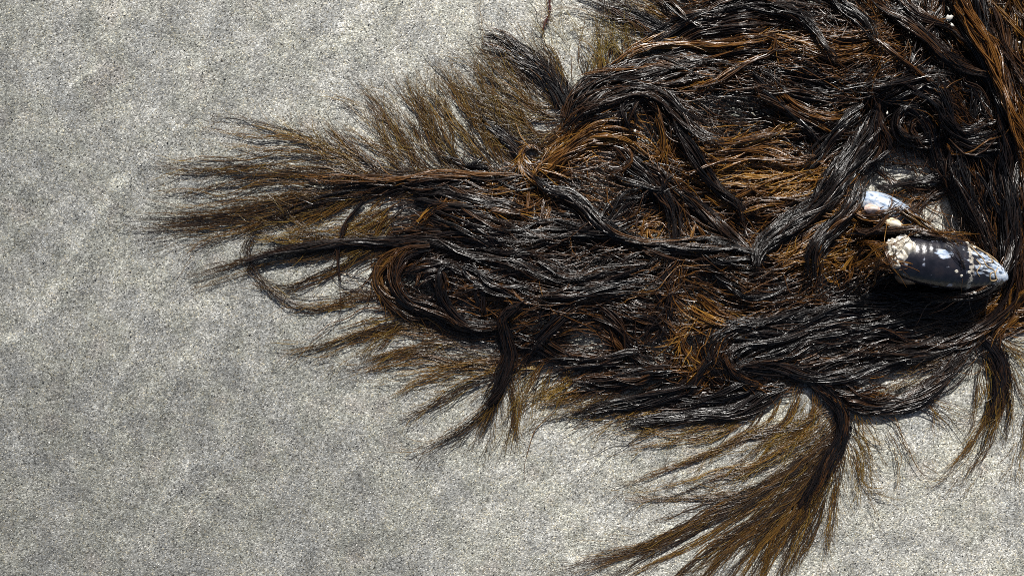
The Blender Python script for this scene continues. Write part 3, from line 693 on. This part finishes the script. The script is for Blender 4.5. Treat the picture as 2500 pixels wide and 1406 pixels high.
# ---- lower right loop and tufts
L([(2070, 985), (2120, 992), (2176, 990), (2246, 968), (2298, 928), (2338, 892), (2380, 850)], (18, 14), 170, 0.16, lift=6, side=40, label='looped lock below the mussel enclosing bare sand')
L([(2040, 950), (2080, 970), (2130, 975), (2180, 970)], (20, 18), 90, 0.45, lift=4)
L([(2390, 830), (2433, 874), (2445, 921), (2432, 981), (2412, 1030)], (24, 9), 190, 0.06, lift=6, r=1.2, side=30, kind='fringe_tuft')
FR([(2420, 850), (2448, 930), (2452, 1000), (2430, 1080), (2385, 1150), (2350, 1186)], (14, 12), 70, 0.45)
FR([(2430, 940), (2412, 1030), (2372, 1115), (2325, 1165)], (10, 12), 44, 0.5)
FR([(2400, 850), (2405, 920), (2400, 980), (2390, 1040)], (12, 14), 40, 0.5)
FR([(2425, 840), (2465, 900), (2480, 950), (2490, 1010)], (10, 14), 34, 0.6)
FR([(2440, 830), (2490, 860), (2520, 900)], (10, 18), 30, 0.6)
FR([(2510, 960), (2495, 1050), (2480, 1130)], (8, 10), 26, 0.5)
FR([(2150, 985), (2200, 1060), (2240, 1120), (2272, 1172)], (10, 4), 8, 0.55, side=6)
FR([(2130, 985), (2180, 1060), (2200, 1110), (2205, 1175)], (10, 6), 10, 0.55, side=6)
FR([(2100, 985), (2110, 1040), (2130, 1100)], (12, 14), 20, 0.58, side=10)
FR([(2240, 965), (2290, 1000), (2310, 1030)], (14, 16), 16, 0.6, side=10)
FR([(2330, 870), (2280, 900), (2220, 920), (2150, 925)], (14, 22), 40, 0.5)
FR([(2280, 880), (2230, 900), (2180, 920)], (26, 26), 40, 0.45)

# ---- amber places in the mat
AMB = [(1400, 360, 110, 60, .45), (1780, 410, 150, 70, .4), (1960, 450, 120, 70, .4), (1980, 620, 110, 60, .45), (2050, 100, 130, 45, .3), (2490, 200, 70, 260, .35), (2480, 740, 80, 60, .4),
       (1580, 560, 70, 60, .35), (1690, 830, 70, 70, .3), (1680, 120, 160, 50, .25), (2060, 540, 60, 50, .3), (1180, 740, 110, 40, .2), (1250, 480, 90, 60, .2), (2100, 960, 70, 40, .3), (2480, 540, 40, 160, .3)]
AM = np.full(HXg.shape, 0.27)
for ax, ay, ra, rb, st in AMB:
    AM += st * np.exp(-(((HXg - ax) / ra) ** 2 + ((HYg - ay) / rb) ** 2))
AM += vnoise(HXg, HYg, 60, 31) * 0.3

# flow directions taken from the locks
fp, ft = [], []
for k in LOCKS:
    cl, ln = catmull(k['pts'], max(8, int(sum(np.hypot(*np.diff(np.array(k['pts'], float), axis=0).T)) / 25)))
    t = np.gradient(cl, axis=0); fp.append(cl); ft.append(np.arctan2(t[:, 1], t[:, 0]))
fp = np.vstack(fp); ft = np.concatenate(ft)
c2, s2 = np.zeros(HXg.shape), np.zeros(HXg.shape)
for r0 in range(0, HXg.shape[0], 12):
    dx = HXg[r0:r0 + 12, :, None] - fp[None, None, :, 0]; dy = HYg[r0:r0 + 12, :, None] - fp[None, None, :, 1]
    wt = 1.0 / (dx * dx + dy * dy + 500.0) ** 2
    c2[r0:r0 + 12] = (wt * np.cos(2 * ft)).sum(-1); s2[r0:r0 + 12] = (wt * np.sin(2 * ft)).sum(-1)
FLOW = 0.5 * np.arctan2(s2, c2)

def flow_at(x, y):
    i = np.clip(((x - hx[0]) / STEP + 0.5).astype(int), 0, len(hx) - 1); j = np.clip(((y - hy[0]) / STEP + 0.5).astype(int), 0, len(hy) - 1)
    return FLOW[j, i]

def mat_strands(n, K, seedfun, lenr, zlo, zhi, rr, cshift, wob, turn):
    x, y = seedfun(n)
    n = len(x)
    ln = rng.uniform(*lenr, n); st = ln / (K - 1)
    th = flow_at(x, y) + rng.normal(0, turn, n) + np.where(rng.random(n) < 0.5, 0, math.pi)
    curl = rng.normal(0, wob, n)
    off = th - flow_at(x, y)
    X = np.zeros((n, K)); Y = np.zeros((n, K))
    ph = rng.uniform(0, 6.28, n); am = rng.uniform(0.05, 0.32, n); fq = rng.uniform(0.25, 0.7, n)
    for k in range(K):
        X[:, k] = x; Y[:, k] = y
        d = flow_at(x, y)
        df = (th - d + math.pi / 2) % math.pi - math.pi / 2      # difference as undirected line
        th = th - 0.22 * df + curl * st / 20
        tk = th + am * np.sin(ph + fq * k * 2)
        x = x + st * np.cos(tk); y = y + st * np.sin(tk)
    keep = (gsample(HOLE, X, Y).max(1) < 0.55) | (rng.random(n) < 0.22)
    X, Y, ph, fq = X[keep], Y[keep], ph[keep], fq[keep]; n = len(X)
    zl = rng.uniform(zlo, zhi, n)[:, None]
    Hh = gsample(HM, X, Y)
    Z = Hh * zl + 2.0 + 3 * np.sin(ph[:, None] + np.linspace(0, 6, K)[None] * fq[:, None] * 3) * np.clip(Hh / 25, 0, 1)
    R = rng.uniform(*rr, n)[:, None] * np.interp(np.linspace(0, 1, K), [0, 0.15, 0.7, 1], [0.6, 1, 0.95, 0.35])[None]
    cc = gsample(AM, X, Y) + rng.normal(0, 0.16, (n, 1)) + cshift
    return X, Y, np.maximum(Z, 1.2), R, ramp_col(cc) * rng.uniform(0.75, 1.25, (n, 1, 1))

def seeds_mass(n):
    x = rng.uniform(860, 2760, n * 3); y = rng.uniform(-200, 1010, n * 3)
    ok = (gsample(MIN.astype(float), x, y) > 0.5) & (rng.random(n * 3) > gsample(HOLE, x, y) * 1.02)
    return x[ok][:n], y[ok][:n]

# ------------------------------------------------------------------ build the locks
K = 15
def build_lock(q):
    cl, ln = catmull(q['pts'], 60)
    tn = np.gradient(cl, axis=0); tn /= np.linalg.norm(tn, axis=1, keepdims=True)
    nm = np.stack([-tn[:, 1], tn[:, 0]], -1)
    tgrid = np.linspace(0, 1, 60)
    n = int(q['n'] * (1 if q['kind'] == 'fringe_tuft' else 0.72))
    if q['kind'] == 'lock':
        q['w'] = (q['w'][0] * 1.2, q['w'][1] * 1.2); q['side'] = int(q['side'] * 1.9 + 4)
        q['bunch'] = 5
    Kk = int(np.clip(ln / 22, 9, 20))
    G = max(2, n // q['bunch'])
    fringe = q['kind'] == 'fringe_tuft'
    gt0 = rng.uniform(-0.04, 0.45, G); gt1 = rng.uniform(0.55, 1.02, G)
    fullm = rng.random(G) < q['full']; gt0[fullm] = rng.uniform(-0.02, 0.12 if fringe else 0.25, fullm.sum()); gt1[fullm] = rng.uniform(0.82, 1.03, fullm.sum())
    gu = rng.uniform(-1, 1, G); gv = rng.uniform(-1, 1, G)
    gi = rng.integers(0, G, n)
    t0 = np.clip(gt0[gi] + rng.normal(0, 0.03, n), 0, 0.9); t1 = np.clip(gt1[gi] + rng.normal(0, 0.04, n), t0 + 0.12, 1.0)
    s = np.linspace(0, 1, Kk)[None]
    T = t0[:, None] + (t1 - t0)[:, None] * s
    cx = np.interp(T, tgrid, cl[:, 0]); cy = np.interp(T, tgrid, cl[:, 1])
    nxn = np.interp(T, tgrid, nm[:, 0]); nyn = np.interp(T, tgrid, nm[:, 1])
    ww = q['w'][0] + (q['w'][1] - q['w'][0]) * T
    if not fringe:
        ww = ww * np.interp(T, [0, 0.12, 0.88, 1], [0.4, 1, 1, 0.55])
    wig = (rng.uniform(0.1, 0.4, G) if fringe else rng.uniform(0.2, 0.75, G))[gi][:, None]
    u = gu[gi][:, None] + wig * np.sin(rng.uniform(0, 6.28, G)[gi][:, None] + T * rng.uniform(3, 8, G)[gi][:, None] * max(1, ln / 220))
    u = u + rng.normal(0, 0.45 if fringe else 0.3, G)[gi][:, None] * (T - 0.4) * 2 * (1 + 2.0 * (rng.random(G)[gi][:, None] < 0.12))
    u = np.clip(u, -1.7, 1.7)
    bl = np.interp(s, [0, 0.5, 1], [1, 0.8, 0.12 if fringe else 0.55])
    lu = rng.normal(0, 1, n)[:, None] * (np.minimum(2.4, 1.2 + 0.07 * ww) if not fringe else 4.2) * bl
    # wet tips splay out of the lock
    fl = q['fan'] * ww * np.sign(gu[gi])[:, None] * np.abs(rng.normal(0.7, 0.5, G))[gi][:, None] * np.clip((s - 0.45) / 0.55, 0, 1) ** 2
    wv = q['wave'] * (np.sin(rng.uniform(0, 6.28, n)[:, None] + T * ln / rng.uniform(9, 16, n)[:, None]) * 0.4 + np.sin(rng.uniform(0, 6.28, n)[:, None] + T * ln / rng.uniform(20, 50, n)[:, None]) * 1.1)
    off = u * ww + lu + fl + wv
    X = cx + nxn * off; Y = cy + nyn * off
    th = q['th'] if q['th'] is not None else (min(9, 0.45 * max(q['w'])) if not fringe else 3.5)
    dome = np.sqrt(np.clip(1 - np.clip(off / (ww + 6), -1, 1) ** 2, 0, 1))
    vv = gv[gi][:, None] * 0.9 + rng.normal(0, 0.2, n)[:, None]
    base = gsample(HM, X, Y)
    if q['zabs']:
        base = np.maximum(base, np.interp(T, np.linspace(0, 1, len(q['zabs'])), q['zabs']) / 0.95)
    Z = base * (0.95 if not fringe else 0.7) + q['lift'] * (0.55 + 0.45 * dome) + th * dome * vv + th * 0.6 * dome
    if not fringe:
        Z += (rng.normal(0, 4.0, G)[gi][:, None] + 5 * np.sin(rng.uniform(0, 6.28, G)[gi][:, None] + T * ln / rng.uniform(25, 60, G)[gi][:, None])) * np.clip(base / 20, 0, 1)
    Z += 1.8 * np.sin(rng.uniform(0, 6.28, n)[:, None] + T * ln / rng.uniform(14, 30, n)[:, None])
    if fringe:
        Z = Z * np.interp(T, [0, 0.6, 1], [1, 0.7, 0.4])
    Z = np.maximum(Z, 1.0 + rng.uniform(0, 1.2, n)[:, None])
    R = (q['r'] * rng.uniform(0.7, 1.2, n))[:, None] * np.interp(s, [0, 0.1, 0.65, 1], [0.7, 1, 0.9, 0.3 if fringe else 0.4])
    cc = q['c'] + (0.05 if q['c'] < 0.25 else (-0.12 if q['c'] > 0.7 else 0)) + rng.normal(0, 0.15, G)[gi][:, None] + rng.normal(0, 0.07, n)[:, None] + q['tipc'] * (s - 0.3) + np.zeros_like(X)
    ol = q['olive'] * rng.uniform(0.3, 1, n)[:, None] * np.ones_like(X)
    COL = ramp_col(cc, ol) * rng.uniform(0.75, 1.25, (n, 1, 1))
    parts = [(X, Y, Z, R, COL)]
    # single hairs leaving the lock at acute angles
    m = int(q['side'])
    if m:
        K2 = Kk
        tt = rng.uniform(0.08, 0.97, m); us = rng.choice([-1, 1], m) * rng.uniform(0.4, 1.0, m)
        w_ = q['w'][0] + (q['w'][1] - q['w'][0]) * tt
        x0 = np.interp(tt, tgrid, cl[:, 0]) + np.interp(tt, tgrid, nm[:, 0]) * us * w_
        y0 = np.interp(tt, tgrid, cl[:, 1]) + np.interp(tt, tgrid, nm[:, 1]) * us * w_
        a0 = np.arctan2(np.interp(tt, tgrid, tn[:, 1]), np.interp(tt, tgrid, tn[:, 0]))
        dev = np.sign(us) * np.abs(rng.normal(0.32, 0.22, m)) if fringe else rng.normal(0, 0.36, m)
        hl = rng.uniform(q['hl'][0], q['hl'][1], m)
        ss = np.linspace(0, 1, K2)[None]
        cv = rng.normal(0, 0.35, m)[:, None]
        an = a0[:, None] + dev[:, None] * np.interp(ss, [0, 0.25, 1], [0.1, 0.9, 1.0]) + cv * ss + 0.12 * np.sin(ss * 9 + rng.uniform(0, 6.28, (m, 1)))
        dl = (hl / (K2 - 1))[:, None]
        Xs = x0[:, None] + np.cumsum(np.cos(an) * dl, 1); Ys = y0[:, None] + np.cumsum(np.sin(an) * dl, 1)
        bh = gsample(HM, Xs, Ys)
        if q['zabs']:
            bh = np.maximum(bh, np.interp(tt, np.linspace(0, 1, len(q['zabs'])), q['zabs'])[:, None] / 0.85 * np.interp(ss, [0, 0.5, 1], [1, 0.95, 0.8]))
        Zs = bh * (0.85 if not fringe else 0.6) + (q['lift'] + 4) * np.interp(ss, [0, 1], [1, 0.35]) + rng.uniform(0, 6, m)[:, None] * np.sin(ss * 3.1)
        Zs = np.maximum(Zs, 1.0)
        Rs = (q['r'] * (0.62 if fringe else 0.8) * rng.uniform(0.7, 1.15, m))[:, None] * np.interp(ss, [0, 0.6, 1], [1, 0.85, 0.35])
        cs = q['c'] + 0.12 + rng.normal(0, 0.15, (m, 1)) + q['tipc'] * ss * 0.6 + np.zeros_like(Xs)
        parts.append((Xs, Ys, Zs, Rs, ramp_col(cs, q['olive'] * np.ones_like(Xs)) * rng.uniform(0.75, 1.25, (m, 1, 1))))
    A = [np.concatenate([p[i] for p in parts]) for i in range(5)]
    o = build_strands(q['kind'], *A)
    if q['label']: o['label'] = q['label']
    return A[0].shape[0] * (Kk - 1) * 6
tri = sum(build_lock(q) for q in LOCKS)

# the felted mat beneath and between the locks
for (n, lenr, zl, zh, rr, cs, wob, tu) in [(5200, (70, 220), 0.05, 0.55, (1.1, 1.7), 0.0, 0.05, 0.35), (3800, (50, 190), 0.4, 0.95, (0.95, 1.6), 0.04, 0.07, 0.45), (2600, (40, 140), 0.8, 1.2, (0.7, 1.2), 0.12, 0.14, 0.8), (1000, (60, 170), 0.9, 1.3, (0.9, 1.5), 0.16, 0.45, 1.2), (1700, (140, 420), 0.95, 1.35, (0.8, 1.4), 0.12, 0.07, 0.5)]:
    A = mat_strands(n, 13 if lenr[1] < 300 else 24, seeds_mass, lenr, zl, zh, rr, cs, wob, tu)
    o = build_strands('felted_mat', *A)
    o['kind'] = 'stuff'
    tri += len(A[0]) * (A[0].shape[1] - 1) * 6

# ------------------------------------------------------------------ mussels
def shell_profile(u):
    hw = (np.clip(u, 0, 1) ** 0.42) * (np.clip(1 - u, 0, 1) ** 0.62) * 1.46
    yc = 0.10 * np.sin(np.pi * u) - 0.16 * u ** 2
    return hw, yc
def valve_arrays(Ln, Wd, Dp, side, nu=46, nv=26):
    u = (1 - np.cos(np.linspace(0, math.pi, nu))) / 2
    v = np.sin(np.linspace(-math.pi / 2, math.pi / 2, nv))
    U, V = np.meshgrid(u, v, indexing='ij')
    hw, yc = shell_profile(U)
    x = (U - 0.5) * Ln
    y = (yc + V * hw) * Wd * 0.5
    hz = Dp * 0.5 * (np.clip(U, 0, 1) ** 0.45) * (np.clip(1 - U, 0, 1) ** 0.5) * 1.42
    z = side * (hz * (1 - np.abs(V) ** 2.3) ** 0.62 + 0.00015)
    g = 0.00003 * np.sin(U * 46 + V * V * 5) * (1 - np.abs(V) ** 4)          # growth ridges
    z = z + side * g
    return x, y, z, U, V
def make_mussel(label, Ln, Wd, Dp, px, py, zc, yaw, roll, pitch, mat):
    root = bpy.data.objects.new('mussel', None); C.objects.link(root)
    root.location = W(px, py, zc).tolist()
    root.rotation_mode = 'XYZ'
    R = Matrix.Rotation(yaw, 4, 'Z') @ Matrix.Rotation(pitch, 4, 'Y') @ Matrix.Rotation(roll, 4, 'X')
    root.rotation_euler = R.to_euler()
    tag(root, label, 'mussel')
    for side in (1, -1):
        x, y, z, U, V = valve_arrays(Ln, Wd, Dp, side)
        nu, nv = x.shape
        idx = np.arange(nu * nv).reshape(nu, nv)
        f = np.stack([idx[:-1, :-1], idx[1:, :-1], idx[1:, 1:], idx[:-1, 1:]], -1).reshape(-1, 4)
        if side < 0: f = f[:, ::-1]
        me = mesh_np('valve', np.stack([x, y, z], -1).reshape(-1, 3), f)
        rim = np.clip(U - 0.25 * V * V * U * (1 - U), 0, 1)
        col_attr(me, np.stack([rim, (V + 1) / 2, np.zeros_like(V)], -1).reshape(-1, 3), 'shell')
        new_obj('valve', me, root, mat)
    return root, R
def valve_frame(Ln, Wd, Dp, u, v, side=1):
    def p(u, v):
        hw, yc = shell_profile(np.array(u)); hz = Dp * 0.5 * u ** 0.45 * (1 - u) ** 0.5 * 1.42
        return Vector(((u - 0.5) * Ln, float(yc + v * hw) * Wd * 0.5, side * hz * (1 - abs(v) ** 2.3) ** 0.62))
    a = p(u, v); du = p(u + 0.01, v) - a; dv = p(u, v + 0.01) - a
    nrm = du.cross(dv).normalized() * side
    return a, nrm

BIG = (0.075, 0.0455, 0.037)
big, BR = make_mussel('large blue-black mussel with a barnacle cluster and worn pale tip', *BIG, 2308, 645, 90, math.radians(-9), math.radians(-24), math.radians(4), M_MUSSEL)
SML = (0.060, 0.028, 0.026)
sml, SR = make_mussel('smaller mussel half hidden under strands, its upper end worn silvery white', *SML, 2200, 548, 56, math.radians(-34), math.radians(6), math.radians(-3), M_MUSSEL_PALE)

def barnacle_mesh(r, h, seed):
    rg = np.random.default_rng(seed)
    seg = 18
    prof = [(1.0, 0), (0.93, 0.25), (0.78, 0.62), (0.58, 0.95), (0.47, 1.0), (0.36, 0.78), (0.18, 0.72), (0.0, 0.8)]
    rib = 1 + 0.10 * np.cos(np.arange(seg) * 2 * math.pi / 3) + rg.normal(0, 0.04, seg)
    V = []
    for k, (pr, pz) in enumerate(prof):
        for j in range(seg):
            a = 2 * math.pi * j / seg
            rr = r * pr * (rib[j] if k < 5 else 1)
            jag = (0.14 * math.cos(6 * a) if k in (3, 4) else 0)
            V.append((rr * math.cos(a), rr * math.sin(a) * 0.9, h * (pz + jag)))
    V = np.array(V)
    F = []
    for k in range(len(prof) - 1):
        for j in range(seg):
            j2 = (j + 1) % seg
            F.append((k * seg + j, k * seg + j2, (k + 1) * seg + j2, (k + 1) * seg + j))
    return mesh_np('barnacle', V, np.array(F), smooth=True)
def stick(name, me, mat, root, dims, u, v, side=1, sink=0.0006):
    a, nrm = valve_frame(*dims, u, v, side)
    o = new_obj(name, me, root, mat)
    o.rotation_mode = 'QUATERNION'
    o.rotation_quaternion = nrm.to_track_quat('Z', 'Y')
    o.location = a - nrm * sink
    return o
for i, (u, v, r, h) in enumerate([(0.035, 0.62, 0.0044, 0.0030), (0.10, 0.50, 0.0048, 0.0036), (0.055, 0.12, 0.0042, 0.0034), (0.13, 0.06, 0.0050, 0.0040), (0.075, -0.34, 0.0046, 0.0032), (0.03, -0.25, 0.0036, 0.0026), (0.05, -0.75, 0.0040, 0.0028)]):
    stick('barnacle', barnacle_mesh(r, h, i), M_BARN, big, BIG, u, v, sink=0.0009)
for i, (u, v, r) in enumerate([(0.66, 0.55, 0.0012), (0.62, 0.72, 0.0013), (0.60, -0.62, 0.0011), (0.50, -0.66, 0.0012), (0.55, -0.75, 0.0010), (0.22, 0.66, 0.0022)]):
    stick('barnacle', barnacle_mesh(r, r * 0.5, 40 + i), M_BARN, big, BIG, u, v, sink=0.0001)

def tube_mesh(name, pts, rad, sides=6):
    cl, ln = catmull(np.array(pts, float), max(10, len(pts) * 6))
    T = np.gradient(cl, axis=0); T /= np.linalg.norm(T, axis=1, keepdims=True) + 1e-12
    N = np.cross(T, np.array([0.1, 0.2, 1.0])); N /= np.linalg.norm(N, axis=1, keepdims=True) + 1e-12
    B = np.cross(T, N); m = len(cl)
    rr = rad * np.interp(np.linspace(0, 1, m), [0, 0.1, 0.8, 1], [0.6, 1, 0.9, 0.3])[:, None]
    V = np.stack([cl + rr * (math.cos(a) * N + math.sin(a) * B) for a in np.arange(sides) * 2 * math.pi / sides], 1).reshape(-1, 3)
    idx = np.arange(m * sides).reshape(m, sides)
    F = np.concatenate([np.stack([idx[:-1, s], idx[1:, s], idx[1:, (s + 1) % sides], idx[:-1, (s + 1) % sides]], -1) for s in range(sides)])
    return mesh_np(name, V, F)
def thread(uvs, rad=0.00035):
    P = []
    for u, v in uvs:
        a, nrm = valve_frame(*BIG, u, v); P.append(a + nrm * rad * 0.8)
    new_obj('byssus_thread', tube_mesh('byssus_thread', P, rad), big, M_THREAD)
thread([(0.66, 0.75), (0.70, 0.55), (0.76, 0.45), (0.80, 0.2), (0.77, 0.0), (0.72, -0.05)])
thread([(0.62, 0.5), (0.66, 0.2), (0.70, 0.05), (0.74, -0.25), (0.80, -0.3), (0.84, -0.55)])
thread([(0.84, -0.1), (0.82, -0.45), (0.85, -0.7), (0.80, -0.75), (0.78, -0.5), (0.83, -0.35)], 0.0004)
thread([(0.78, 0.7), (0.84, 0.6), (0.86, 0.4), (0.82, 0.35)], 0.0003)
thread([(0.64, -0.1), (0.68, -0.3), (0.66, -0.55), (0.70, -0.7)], 0.0003)

def limpet(label, px, py, zc, a, b, h, yaw, cols, tilt=(0.15, 0.1)):
    nr, ns = 12, 28
    V, Cc = [], []
    for i in range(nr):
        t = i / (nr - 1)                       # 0 apex .. 1 rim
        for j in range(ns):
            an = 2 * math.pi * j / ns
            rib = 1 + 0.035 * math.cos(an * 9) * t
            V.append((a * t * rib * math.cos(an) + 0.12 * a * (1 - t), b * t * rib * math.sin(an), h * (1 - t ** 1.7)))
            k = 0.5 + 0.5 * math.sin(t * 14)
            c = np.array(cols[0]) * (1 - t) + np.array(cols[1]) * t
            Cc.append(c * (0.88 + 0.12 * k))
    V = np.array(V); idx = np.arange(nr * ns).reshape(nr, ns)
    F = np.concatenate([np.stack([idx[:-1, j], idx[1:, j], idx[1:, (j + 1) % ns], idx[:-1, (j + 1) % ns]], -1) for j in range(ns)])
    me = mesh_np('limpet', V, F); col_attr(me, np.array(Cc))
    o = new_obj('limpet', me, None, M_LIMPET)
    o.location = W(px, py, zc).tolist(); o.rotation_euler = (tilt[0], tilt[1], yaw)
    tag(o, label, 'limpet')
    return o
limpet('white and pink limpet on the upper end of the smaller mussel', 2130, 511, 92, 0.0050, 0.0031, 0.0036, math.radians(-12), [(0.86, 0.82, 0.78), (0.74, 0.55, 0.47)], (-0.1, 0.05))
limpet('cream white limpet between the two mussels', 2184, 549, 102, 0.0062, 0.0036, 0.0040, math.radians(-25), [(0.86, 0.84, 0.76), (0.74, 0.66, 0.45)], (-0.1, 0.1))
limpet('brown limpet at the lower left side of the large mussel', 2214, 678, 92, 0.0070, 0.0042, 0.0045, math.radians(-12), [(0.42, 0.30, 0.20), (0.16, 0.10, 0.06)], (0.35, 0.0))

# ------------------------------------------------------------------ shell fragments and the red sprig
def chip(label, px, py, z, size, yaw, seed, tilt=(0.2, 0.1)):
    rg = np.random.default_rng(seed)
    ns = 14
    rim = 1 + rg.normal(0, 0.16, ns)
    V = []
    for lay, zz in ((0, 0.0), (1, 0.14)):
        for t in (0.0, 0.5, 1.0):
            for j in range(ns):
                an = 2 * math.pi * j / ns
                V.append((size * t * rim[j] * math.cos(an), size * 0.7 * t * rim[j] * math.sin(an), size * (zz + 0.3 * (1 - t * t))))
    V = np.array(V); F = []
    for lay in range(2):
        o0 = lay * 3 * ns
        for k in range(2):
            for j in range(ns):
                q = [o0 + k * ns + j, o0 + (k + 1) * ns + j, o0 + (k + 1) * ns + (j + 1) % ns, o0 + k * ns + (j + 1) % ns]
                F.append(q if lay else q[::-1])
    for j in range(ns):
        F.append([2 * ns + j, 2 * ns + (j + 1) % ns, 5 * ns + (j + 1) % ns, 5 * ns + j])
    o = new_obj('shell_fragment', mesh_np('shell_fragment', V, np.array(F), smooth=False), None, M_CHIP)
    o.location = W(px, py, z).tolist(); o.rotation_euler = (tilt[0], tilt[1], yaw)
    tag(o, label, 'shell fragment', 'broken white shell bits')
chip('white shell chip on the sand beside the broad black tuft', 1252, 150, 2, 0.0019, 1.2, 1)
chip('largest white shell fragment, caught in the weed near the top right', 2318, 44, 66, 0.0024, 0.4, 2)
chip('small white shell bit caught below the largest fragment', 2324, 62, 62, 0.0013, 2.0, 3)
chip('round white shell bit on the golden rope at the right edge', 2488, 104, 76, 0.0009, 0.0, 4)
chip('tiny white shell bit in the orange brown lock', 1550, 320, 62, 0.0009, 1.5, 5)
chip('white shell sliver in the dark coil above the mussels', 2166, 276, 66, 0.0009, 1.4, 6)
chip('tiny white shell bit beneath the tip of the large mussel', 2380, 714, 112, 0.0011, 0.3, 7)

sx, _ = catmull(np.array([(1348, -40), (1342, 0), (1342, 28), (1332, 52), (1324, 74)], float), 18)
ns_ = 70
tt = rng.uniform(0, 1, ns_)
x0 = np.interp(tt, np.linspace(0, 1, 18), sx[:, 0]); y0 = np.interp(tt, np.linspace(0, 1, 18), sx[:, 1])
ss = np.linspace(0, 1, 7)[None]
da = math.pi / 2 + 0.25 + rng.choice([-1, 1], ns_) * rng.uniform(0.2, 0.9, ns_)
ll = rng.uniform(7, 17, ns_)
Xs = x0[:, None] + np.cos(da)[:, None] * ll[:, None] * ss; Ys = y0[:, None] + np.sin(da)[:, None] * ll[:, None] * ss
Zs = 2.5 + rng.uniform(0, 4, (ns_, 1)) * ss + np.zeros_like(Xs)
Rs = 0.9 * np.interp(ss, [0, 1], [1, 0.4]) * np.ones_like(Xs)
red = bpy.data.objects.new('red_algae_sprig', None); C.objects.link(red)
red.location = WO.tolist()
tag(red, 'short reddish brown algae sprig on sand at the top edge', 'algae')
build_strands('branchlets', Xs, Ys, Zs, Rs, np.ones((ns_, 7, 1)) * np.array([0.13, 0.03, 0.018]) * rng.uniform(0.6, 1.3, (ns_, 1, 1)), parent=red)
build_strands('stem', sx[None, :, 0] + rng.normal(0, 1.2, (5, 1)), sx[None, :, 1] + np.zeros((5, 1)), np.full((5, 18), 3.0) + rng.uniform(0, 2, (5, 1)), np.full((5, 18), 1.5), np.ones((5, 18, 1)) * np.array([0.10, 0.025, 0.015]), parent=red)
